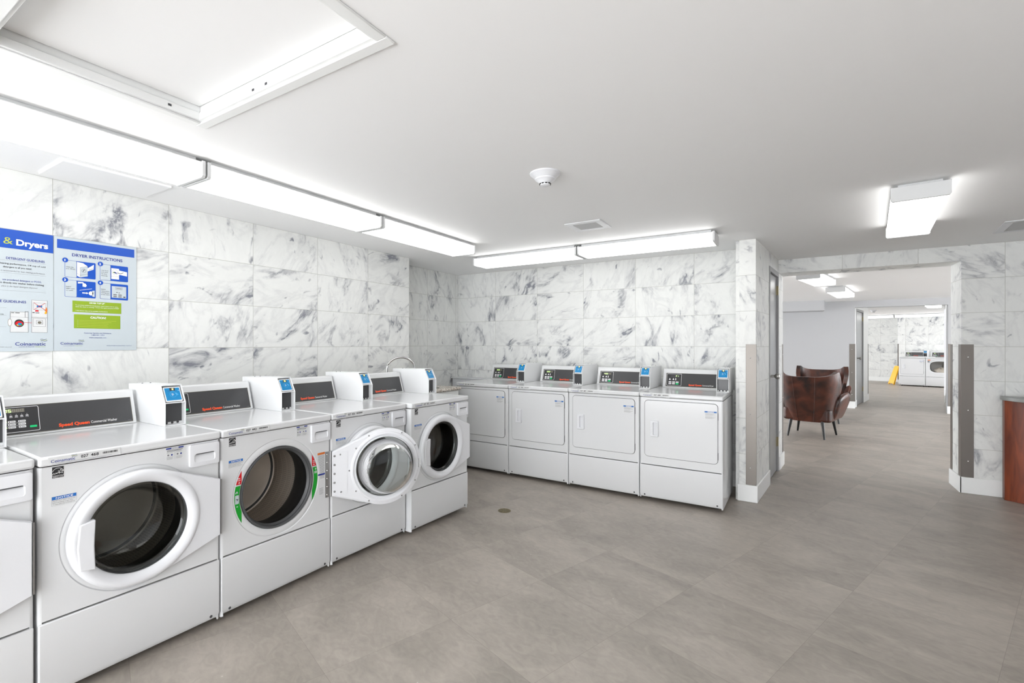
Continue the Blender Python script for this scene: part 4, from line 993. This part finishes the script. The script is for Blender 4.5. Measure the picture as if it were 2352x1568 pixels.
for (x0, x1), (z0, z1), xd, nn, ls in steps:
    m = MB(); m.poly(rrect(x0, x1, z0, z1, 0.005, 3), YP, 'pblue'); m.poly(rrect(x0+0.0015, xd, z0+0.0015, z1-0.0015, 0.004, 3), YT, 'paper')
    m.poly([(x0+0.002+0.0135*math.cos(2*PI*i/24), z1-0.0005+0.0135*math.sin(2*PI*i/24)) for i in range(24)], YU, 'pblue')
    m.text(nn, x0-0.0035 if nn != '1' else x0-0.0015, x0+0.0045 if nn != '1' else x0+0.0025, z1-0.007, 0.012, 'white', YU-0.0005, 0.03)
    for i, s_ in enumerate(ls): m.text(s_, x0+0.006, x0+0.006+0.0037*len(s_), z0+0.056-0.0105*i, 0.006, 'ink', YU, 0.0)
    y = YU
    if nn == '1':
        m.poly([(xd+0.002, z0+0.012), (xd+0.017, z0+0.004), (xd+0.017, z1-0.035), (xd+0.002, z1-0.024)], y, 'white'); m.poly([(xd+0.017, z0+0.004), (xd+0.052, z0+0.014), (xd+0.052, z1-0.024), (xd+0.017, z1-0.035)], y, 'paper')
        m.poly([(xd+0.002, z1-0.024), (xd+0.017, z1-0.035), (xd+0.052, z1-0.024), (xd+0.030, z1-0.008), (xd+0.002, z1-0.004)], y, 'white')
        m.line([(xd+0.017, z0+0.004), (xd+0.017, z1-0.035), (xd+0.052, z1-0.024)], 0.001, y-.0004, 'ink'); m.line([(xd+0.002, z0+0.026), (xd+0.017, z0+0.016), (xd+0.052, z0+0.028)], 0.001, y-.0004, 'ink')
        m.line([(xd+0.034+0.010*math.cos(2*PI*i/14), z0+0.045+0.011*math.sin(2*PI*i/14)) for i in range(15)], 0.001, y-.0004, 'ink'); m.line([(xd+0.030, z0+0.040), (xd+0.036, z0+0.052)], 0.003, y-.0004, 'ink')
        m.poly([(xd+0.052, z0+0.044), (xd+0.080, z0+0.058), (xd+0.082, z1-0.010), (xd+0.052, z0+0.062)], y, 'white'); m.line([(xd+0.058, z0+0.052), (xd+0.076, z0+0.062)], 0.002, y-.0004, 'ink')
    if nn == '2':
        m.rect(xd+0.004, xd+0.044, z0+0.012, z1-0.018, y, 'white'); m.line([(xd+0.004, z0+0.028), (xd+0.044, z0+0.028)], 0.001, y-.0004, 'ink')
        m.line([(xd+0.023+0.015*math.cos(2*PI*i/14), z0+0.055+0.016*math.sin(2*PI*i/14)) for i in range(15)], 0.001, y-.0004, 'ink'); m.poly([(xd+0.011, z0+0.050), (xd+0.034, z0+0.046), (xd+0.030, z0+0.054), (xd+0.016, z0+0.058)], y-.0004, 'navy'); m.poly([(xd+0.011, z0+0.050), (xd+0.020, z0+0.048), (xd+0.018, z0+0.056)], y-.0006, 'lime')
        m.poly([(xd+0.044, z0+0.042), (xd+0.086, z0+0.036), (xd+0.086, z0+0.062), (xd+0.044, z0+0.068)], y, 'white'); m.line([(xd+0.036, z0+0.052), (xd+0.052, z0+0.048), (xd+0.066, z0+0.056)], 0.003, y-.0004, 'ink')
    if nn == '3':
        m.poly([(xd+0.006, z1-0.006), (xd+0.030, z1-0.006), (xd+0.034, z1-0.012), (xd+0.006, z1-0.016)], y, 'white'); m.poly([(xd+0.028, z1-0.010), (xd+0.042, z1-0.014), (xd+0.048, z1-0.026), (xd+0.042, z1-0.034), (xd+0.028, z1-0.032)], y, 'white')
        m.line([(xd+0.014, z0+0.042), (xd+0.072, z0+0.056)], 0.0018, y, 'white'); m.line([(xd+0.028, z0+0.028), (xd+0.046, z0+0.028)], 0.006, y, 'white'); m.poly([(xd+0.046, z0+0.022), (xd+0.056, z0+0.028), (xd+0.046, z0+0.034)], y, 'white')
        m.poly([(xd+0.068+0.011*math.cos(2*PI*i/16), z0+0.028+0.012*math.sin(2*PI*i/16)) for i in range(16)], y, 'white'); m.poly([(xd+0.074, z0+0.010), (xd+0.086, z0+0.008), (xd+0.086, z0+0.046), (xd+0.074, z0+0.044)], y, 'paper')
    if nn == '4':
        m.rect(xd+0.006, xd+0.082, z0+0.012, z1-0.014, y, 'paper'); q = y-.0004
        r_ = rrect(xd+0.026, xd+0.060, z1-0.034, z1-0.019, 0.002, 2); m.line(r_+[r_[0]], 0.001, q, 'ink'); m.line([(xd+0.031, z1-0.027), (xd+0.055, z1-0.027)], 0.004, q, 'greyink')
        for c_ in range(2):
            for r2 in range(2): m.rect(xd+0.014+c_*0.026, xd+0.032+c_*0.026, z0+0.016+r2*0.011, z0+0.023+r2*0.011, q, 'greyink')
        m.rect(xd+0.066, xd+0.078, z0+0.016, z0+0.022, q, 'ink'); m.line([(xd+0.030, z0+0.046), (xd+0.036, z0+0.046)], 0.003, q, 'ink'); m.line([(xd+0.042, z0+0.044), (xd+0.047, z0+0.044)], 0.003, q, 'ink')
    m.build('step_panel', t, smooth=False)
m = MB(); m.rect(1.067, 1.307, 1.591, 1.657, YP, 'lime'); m.text('DRYER TOP UP*', 1.147, 1.224, 1.644, 0.008, 'white', YT, 0.02)
m.text('To purchase additional drying time, insert smart card or coins', 1.080, 1.290, 1.630, 0.005, 'white', YT); m.text('while the dryer is running - restart the cycle and press START', 1.080, 1.295, 1.620, 0.005, 'white', YT); m.text('* This feature may not be available at all locations.', 1.080, 1.238, 1.598, 0.0045, 'white', YT, 0.01)
m.build('green_notice', t, smooth=False)
m = MB(); m.rect(1.074, 1.302, 1.497, 1.578, YP, 'lime'); m.text('CAUTION!', 1.151, 1.228, 1.556, 0.012, 'white', YT, 0.025)
for i, x1 in enumerate((1.280, 1.255, 1.240, 1.235, 1.240)): m.line([(1.098, 1.544-i*0.009), (x1, 1.544-i*0.009)], 0.0018, YT, 'olive'); m.rect(1.091, 1.093, 1.543-i*0.009, 1.545-i*0.009, YT, 'white')
m.build('green_notice', t, smooth=False)
def logo(m, x0, x1, z0, h, wx, wz, ww, s):
    m.text('Coinamatic', x0, x1, z0, h, 'navy', YP, 0.012, res=3); waves(m, wx, wz, ww, 'navy', 'olive', YP)
m = MB(); m.text('Customer Service and Assistance', 1.121, 1.255, 1.467, 0.006, 'navy', YP, 0.015); m.text('1.800-561-1973', 1.156, 1.220, 1.455, 0.006, 'navy', YP, 0.015); m.text('www.coinamatic.com', 1.145, 1.230, 1.440, 0.006, 'navy', YP, 0.015)
logo(m, 1.013, 1.116, 1.402, 0.014, 1.095, 1.427, 0.024, 1); m.text('Laundry & Beyond.', 1.026, 1.077, 1.393, 0.0035, 'navy', YP); m.text('Simply Clean', 1.080, 1.112, 1.393, 0.0035, 'lime', YP); m.text('PART#: 52-2080 Automated Dryer - Coin/Card', 1.232, 1.362, 1.393, 0.0035, 'navy', YP, 0.01)
m.build('company_logo', t, smooth=False)
t = poster_common(0.30, 0.982, 1.366, 2.016, 'laundry guidelines poster cut by left picture edge, left of the dryer instructions')
m = MB(); m.rect(0.30, 0.9815, 1.915, 2.0155, YP, 'pblue'); m.text('&', 0.778, 0.815, 1.937, 0.036, 'olive', YT, 0.0, res=4); m.text('Dryers', 0.828, 0.959, 1.936, 0.031, 'white', YT, 0.035, res=4); m.build('title_band', t, smooth=False)
m = MB(); m.text('DETERGENT GUIDELINES', 0.789, 0.945, 1.856, 0.012, 'navy', YP, 0.015, res=3)
m.text('best cleaning performance, 1/4 cup of cold', 0.735, 0.948, 1.829, 0.0085, 'ink', YP, 0.01); m.text('detergent is all you need.', 0.777, 0.891, 1.811, 0.0085, 'ink', YP, 0.01); m.text('is recommended for best cleaning performance.', 0.768, 0.946, 1.791, 0.008, 'greyink', YP, 0, 0.2)
m.text('use powdered detergent or PODS,', 0.775, 0.931, 1.743, 0.009, 'navy', YP, 0.01); m.text('place directly into washer before clothing.', 0.750, 0.943, 1.727, 0.009, 'ink', YP, 0.01); m.text('place in the liquid detergent dispenser', 0.770, 0.916, 1.709, 0.008, 'greyink', YP, 0, 0.2)
for z in (1.852, 1.786, 1.693, 1.645, 1.60, 1.56, 1.50): m.line([(0.33, z-0.003), (0.79 if z < 1.65 else 0.95, z-0.003)], 0.0006, YP, 'greyink')
m.text('MACHINE GUIDELINES', 0.700, 0.868, 1.626, 0.0125, 'navy', YP, 0.015, res=3)
m.text('use.', 0.765, 0.781, 1.560, 0.008, 'ink', YP)
m.build('guideline_text', t, smooth=False)
m = MB()
def sq(x0, x1, z0, z1, wd=0.0012, k='greyink'): m.line([(x0, z0), (x1, z0), (x1, z1), (x0, z1), (x0, z0)], wd, YT, k)
m.rect(0.805, 0.876, 1.469, 1.580, YP, 'sticker'); sq(0.805, 0.876, 1.469, 1.578); sq(0.805, 0.863, 1.550, 1.578, 0.0008); sq(0.863, 0.876, 1.550, 1.582); m.rect(0.808, 0.820, 1.571, 1.574, YT, 'ink'); m.rect(0.824, 0.842, 1.571, 1.574, YT, 'ink')
m.poly([(0.840+0.019*math.cos(2*PI*i/24), 1.517+0.021*math.sin(2*PI*i/24)) for i in range(24)], YT, 'dark2'); m.poly([(0.840+0.016*math.cos(2*PI*i/24), 1.515+0.014*math.sin(2*PI*i/24)) for i in range(24)], YU, 'red')
m.poly([(0.828, 1.506), (0.852, 1.504), (0.850, 1.518), (0.838, 1.520)], YU-.0004, 'screen'); m.poly([(0.828, 1.505), (0.838, 1.503), (0.834, 1.513)], YU-.0006, 'olive'); m.poly([(0.843, 1.504), (0.853, 1.506), (0.850, 1.515)], YU-.0006, 'green')
m.poly([(0.803+0.0085*math.cos(2*PI*i/20), 1.520+0.020*math.sin(2*PI*i/20)) for i in range(20)], YT, 'led_off2'); m.poly([(0.803+0.0065*math.cos(2*PI*i/20), 1.520+0.017*math.sin(2*PI*i/20)) for i in range(20)], YU, 'white')
m.line([(0.860, 1.522), (0.882, 1.522)], 0.0015, YU, 'red'); m.text('2/3', 0.883, 0.890, 1.518, 0.007, 'red', YU)
m.rect(0.890, 0.955, 1.469, 1.646, YP, 'sticker'); sq(0.890, 0.955, 1.469, 1.552); sq(0.890, 0.955, 1.552, 1.646); sq(0.896, 0.948, 1.502, 1.546, 0.0012); sq(0.910, 0.936, 1.515, 1.536, 0.0012); m.poly([(0.923+0.008*math.cos(2*PI*i/16), 1.524+0.007*math.sin(2*PI*i/16)) for i in range(16)], YU, 'led_off')
sq(0.897, 0.949, 1.594, 1.632, 0.001); m.line([(0.899, 1.594), (0.946, 1.632)], 0.0018, YU, 'red'); m.line([(0.899, 1.632), (0.946, 1.594)], 0.0018, YU, 'red'); m.poly([(0.911, 1.608), (0.934, 1.608), (0.934, 1.618), (0.911, 1.618)], YT, 'screen')
m.poly([(0.904, 1.584), (0.920, 1.584), (0.918, 1.592), (0.906, 1.592)], YT, 'red'); m.rect(0.893, 0.903, 1.576, 1.580, YT, 'ink'); m.rect(0.906, 0.922, 1.575, 1.578, YT, 'ink')
m.poly([(0.944, 1.574), (0.950, 1.586), (0.945, 1.590), (0.951, 1.612), (0.956, 1.594), (0.953, 1.574)], YU, 'orng'); m.poly([(0.943, 1.576), (0.948, 1.588), (0.953, 1.580), (0.950, 1.570)], YU-.0004, 'yellow')
m.build('machine_drawing', t, smooth=False)
m = MB(); logo(m, 0.824, 0.949, 1.397, 0.018, 0.926, 1.430, 0.027, 1); m.text('Laundry & Beyond.', 0.839, 0.902, 1.388, 0.0045, 'navy', YP, 0.01); m.text('Simply Clean', 0.906, 0.948, 1.388, 0.0045, 'lime', YP); m.text('PART: 52-2129', 0.765, 0.811, 1.387, 0.004, 'greyink', YP)
m.build('company_logo', t, smooth=False)

# ------------------------------------------------------------------ sink corner
t = thing('sink_counter', 'speckled granite sink counter in the corner behind the last washer', 'counter', (0, 0, 0))
m = MB(); m.prism([(-3.51, 0.90), (-3.08, 0.90), (-3.062, 0.906), (-3.056, 0.918), (-3.062, 0.930), (-3.08, 0.935), (-3.51, 0.935)], 3.42, 4.31, 'granite', 'y'); m.build('granite_top', t, 0.004)
m = MB(); m.box(-3.51, -3.085, 3.45, 4.29, 0.0, 0.898, 'trim'); m.build('base_cabinet', t, 0.003)
m = MB(); m.prism(rrect(-3.42, -3.14, 3.62, 4.06, 0.05), 0.936, 0.941, 'steel', 'z'); m.build('sink_rim', t, 0.001)
m = MB(); pts = [(-3.40, 3.50, 0.941), (-3.40, 3.50, 1.18)]+[(-3.40+0.09*(1-math.cos(a)), 3.50+0.24*(1-math.cos(a))/2, 1.18+0.115*math.sin(a)) for a in [PI*i/14 for i in range(1, 15)]]+[(-3.22, 3.74, 1.10)]
m = MB(); r_ = 0.142
pts = [(-3.36, 3.47, 0.941), (-3.36, 3.47, 1.16)]+[(-3.36+0.14*(1-math.cos(a))/2, 3.47+0.25*(1-math.cos(a))/2, 1.16+0.11*math.sin(a)) for a in [PI*i/14 for i in range(1, 15)]]+[(-3.22, 3.72, 1.10)]
m.tube(pts, 0.011, 'chrome', 12); m.lathe_z(-3.36, 3.47, [(0, 0.942), (0.026, 0.942), (0.024, 0.96), (0.013, 0.975), (0.013, 1.0)], 'chrome', 20)
tag(m.build('gooseneck_faucet'), 'chrome gooseneck faucet arching behind the last washer', 'faucet')
t = thing('pipe_box', 'low white boxed ledge in the corner left of the dryers', 'ledge', (0, 0, 0))
m = MB(); m.box(XN+0.018, -2.95, 5.17, YB-0.017, 0, 0.945, 'enamel2'); m.build('side_panel', t, 0.002)
m = MB(); m.box(XN+0.003, -2.93, 5.155, YB-0.003, 0.946, 0.962, 'enamel2'); m.build('ledge_top', t, 0.003)
# floor drain
t = thing('floor_drain', 'small round metal floor drain near the last washer', 'floor drain', (-2.04, 3.50, 0))
m = MB(); m.lathe_z(0, 0, [(0, 0.0015), (0.05, 0.0015), (0.055, 0.0015), (0.055, 0.003), (0.050, 0.003), (0.050, 0.002)], 'brass', 32); m.build('rim', t)
m = MB(); m.lathe_z(0, 0, [(0, 0.0022), (0.049, 0.0022)], 'black', 32)
for r_ in (0.046, 0.037, 0.028, 0.019):
    m.lathe_z(0, 0, [(r_, 0.0022), (r_, 0.0045), (r_-0.0045, 0.0045), (r_-0.0045, 0.0022)], 'brass', 28)
for a in range(4): m.box(-0.048, 0.048, -0.003, 0.003, 0.0022, 0.005, 'brass', Matrix.Rotation(R(45*a+10), 4, 'Z'))
m.build('grate', t)
# ------------------------------------------------------------------ cabinet at the right edge
t = thing('wooden_cabinet', 'reddish brown wooden cabinet with grey top at the right picture edge', 'cabinet', (0, 0, 0))
m = MB(); m.prism([(1.628, 6.225), (1.622, 6.15), (1.70, 6.10), (1.95, 6.02), (3.2, 5.95), (3.2, 6.225)], 0.0, 0.895, 'wood', 'z'); m.build('body', t, 0.002)
m = MB(); m.prism([(1.612, 6.228), (1.606, 6.14), (1.65, 6.03), (1.75, 5.88), (1.95, 5.75), (2.4, 5.68), (3.25, 5.66), (3.25, 6.228)], 0.898, 0.930, 'ctop', 'z'); m.build('countertop', t, 0.003)
# ------------------------------------------------------------------ lounge furniture
def armchair(label, loc, rz):
    t = thing('leather_armchair', label, 'armchair', loc, rz, 'leather armchairs in the lounge')
    ns, nt_ = 33, 12
    def pt(s, q, off=0):
        # s -1..1 round the back, q 0..1 height
        zt = 0.915+0.085*min(1, abs(s)/0.74)**2.2
        if abs(s) > 0.74: zt = 1.0-(abs(s)-0.74)/0.26*0.30
        z = 0.245+(zt-0.245)*q
        hw = 0.27+0.135*min(1, max(0, (z-0.24)/0.63))**0.8+off; dp = 0.27+0.13*(z-0.27)/0.7+off
        a = s*R(98)
        sx_ = math.copysign(abs(math.sin(a))**0.62, math.sin(a)) if a else 0
        cy = math.copysign(abs(math.cos(a))**0.75, math.cos(a))
        return (hw*sx_, 0.02+dp*cy, z)
    m = MB(); g = [[pt(-1+2*i/(ns-1), j/(nt_-1)) for i in range(ns)] for j in range(nt_)]; h = [[pt(-1+2*i/(ns-1), j/(nt_-1), -0.065) for i in range(ns)] for j in range(nt_)]
    loop = lambda j: g[j]+h[j][::-1]
    m.rings([loop(j) for j in range(nt_)], 'leather', closed=True, cap=False)
    top = loop(nt_-1); bot = loop(0); n2 = ns*2
    m.add(top, [(i, i+1, n2-2-i, n2-1-i) for i in range(ns-1)], 'leather'); m.add(bot, [(i, i+1, n2-2-i, n2-1-i) for i in range(ns-1)], 'leather')
    bk = m.build('backrest', t, 0.012, 3)
    for s in (-1, 1):
        m = MB(); rings = []
        for i in range(9):
            q = i/8; y = 0.10-0.46*q; zt = 0.60+0.07*math.sin(q*PI*0.75)-0.10*max(0, q-0.8)*5*0.6; x = s*(0.355+0.06*math.sin(q*PI*0.6)); xb = s*(0.285+0.03*q)
            wd_ = 0.045*(1-0.35*q)
            rings.append([(x-wd_, y, zt-0.03), (x-wd_*0.4, y, zt+0.006), (x+wd_*0.4, y, zt+0.006), (x+wd_, y, zt-0.03), ((x+xb)/2+wd_, y, 0.44), (xb+wd_*0.8, y+0.01, 0.26), (xb-wd_*0.8, y+0.01, 0.26), ((x+xb)/2-wd_, y, 0.44)])
        m.rings(rings, 'leather', cap=True); ar = m.build('armrest', t); sb = ar.modifiers.new('smooth', 'SUBSURF'); sb.levels = 2; sb.render_levels = 2
    m = MB(); m.prism(rrect(-0.31, 0.31, -0.36, 0.27, 0.06), 0.25, 0.44, 'leather', 'z'); m.build('seat', t, 0.03, 4)
    for x, y in ((-0.22, -0.27), (0.22, -0.27), (-0.20, 0.24), (0.20, 0.24)):
        m = MB(); m.tube([(x, y, 0.27), (x*1.18, y*1.18, 0.0)], [0.024, 0.013], 'legw', 12); m.build('leg', t)
    for x in (-0.15, 0.15):
        m = MB(); pts = []
        for j in range(10):
            s_ = math.copysign(abs(x/0.42)**(1/0.62), x); s_ = math.asin(max(-1, min(1, s_)))/R(98)
            p = pt(s_, j/9, 0.001); pts.append(p)
        m.tube(pts, 0.004, 'leather', 6); m.build('seam', t)
    return t
armchair('brown leather armchair seen from behind, nearest through the opening', (0.255, 8.90, 0), R(165))
armchair('brown leather armchair facing the camera, farther back in the lounge', (0.47, 10.75, 0), R(-4))
t = thing('baseboard_heater', 'low white baseboard heater along the lounge far wall', 'heater', (0, 0, 0))
m = MB(); m.prism([(13.095, 0.06), (13.095, 0.235), (13.02, 0.235), (13.0, 0.21), (13.0, 0.09), (13.02, 0.06)], -3.5, 1.0, 'heater'); m.build('cover', t, 0.003)
m = MB(); m.box(-3.48, 0.98, 13.03, 13.095, 0.0, 0.058, 'gap'); m.build('base', t)
# yellow wet floor sign folded and leaning
t = thing('wet_floor_sign', 'folded yellow wet floor sign leaning beside the far dryer', 'wet floor sign', (2.93, 21.55, 0), R(22))
for i in range(2):
    m = MB(); Mx = Matrix.Translation((0, 0, 0)) @ Matrix.Rotation(R(15+1.5*i), 4, 'Y')
    m.prism([(-0.15, 0.0), (-0.12, 0.0), (-0.10, 0.03), (0.10, 0.03), (0.12, 0.0), (0.15, 0.0), (0.11, 0.64), (0.05, 0.66), (-0.05, 0.66), (-0.11, 0.64)], 0.0-0.03*i, 0.018-0.03*i, 'yellow', 'x', Mx)
    m.build('board', t, 0.003)
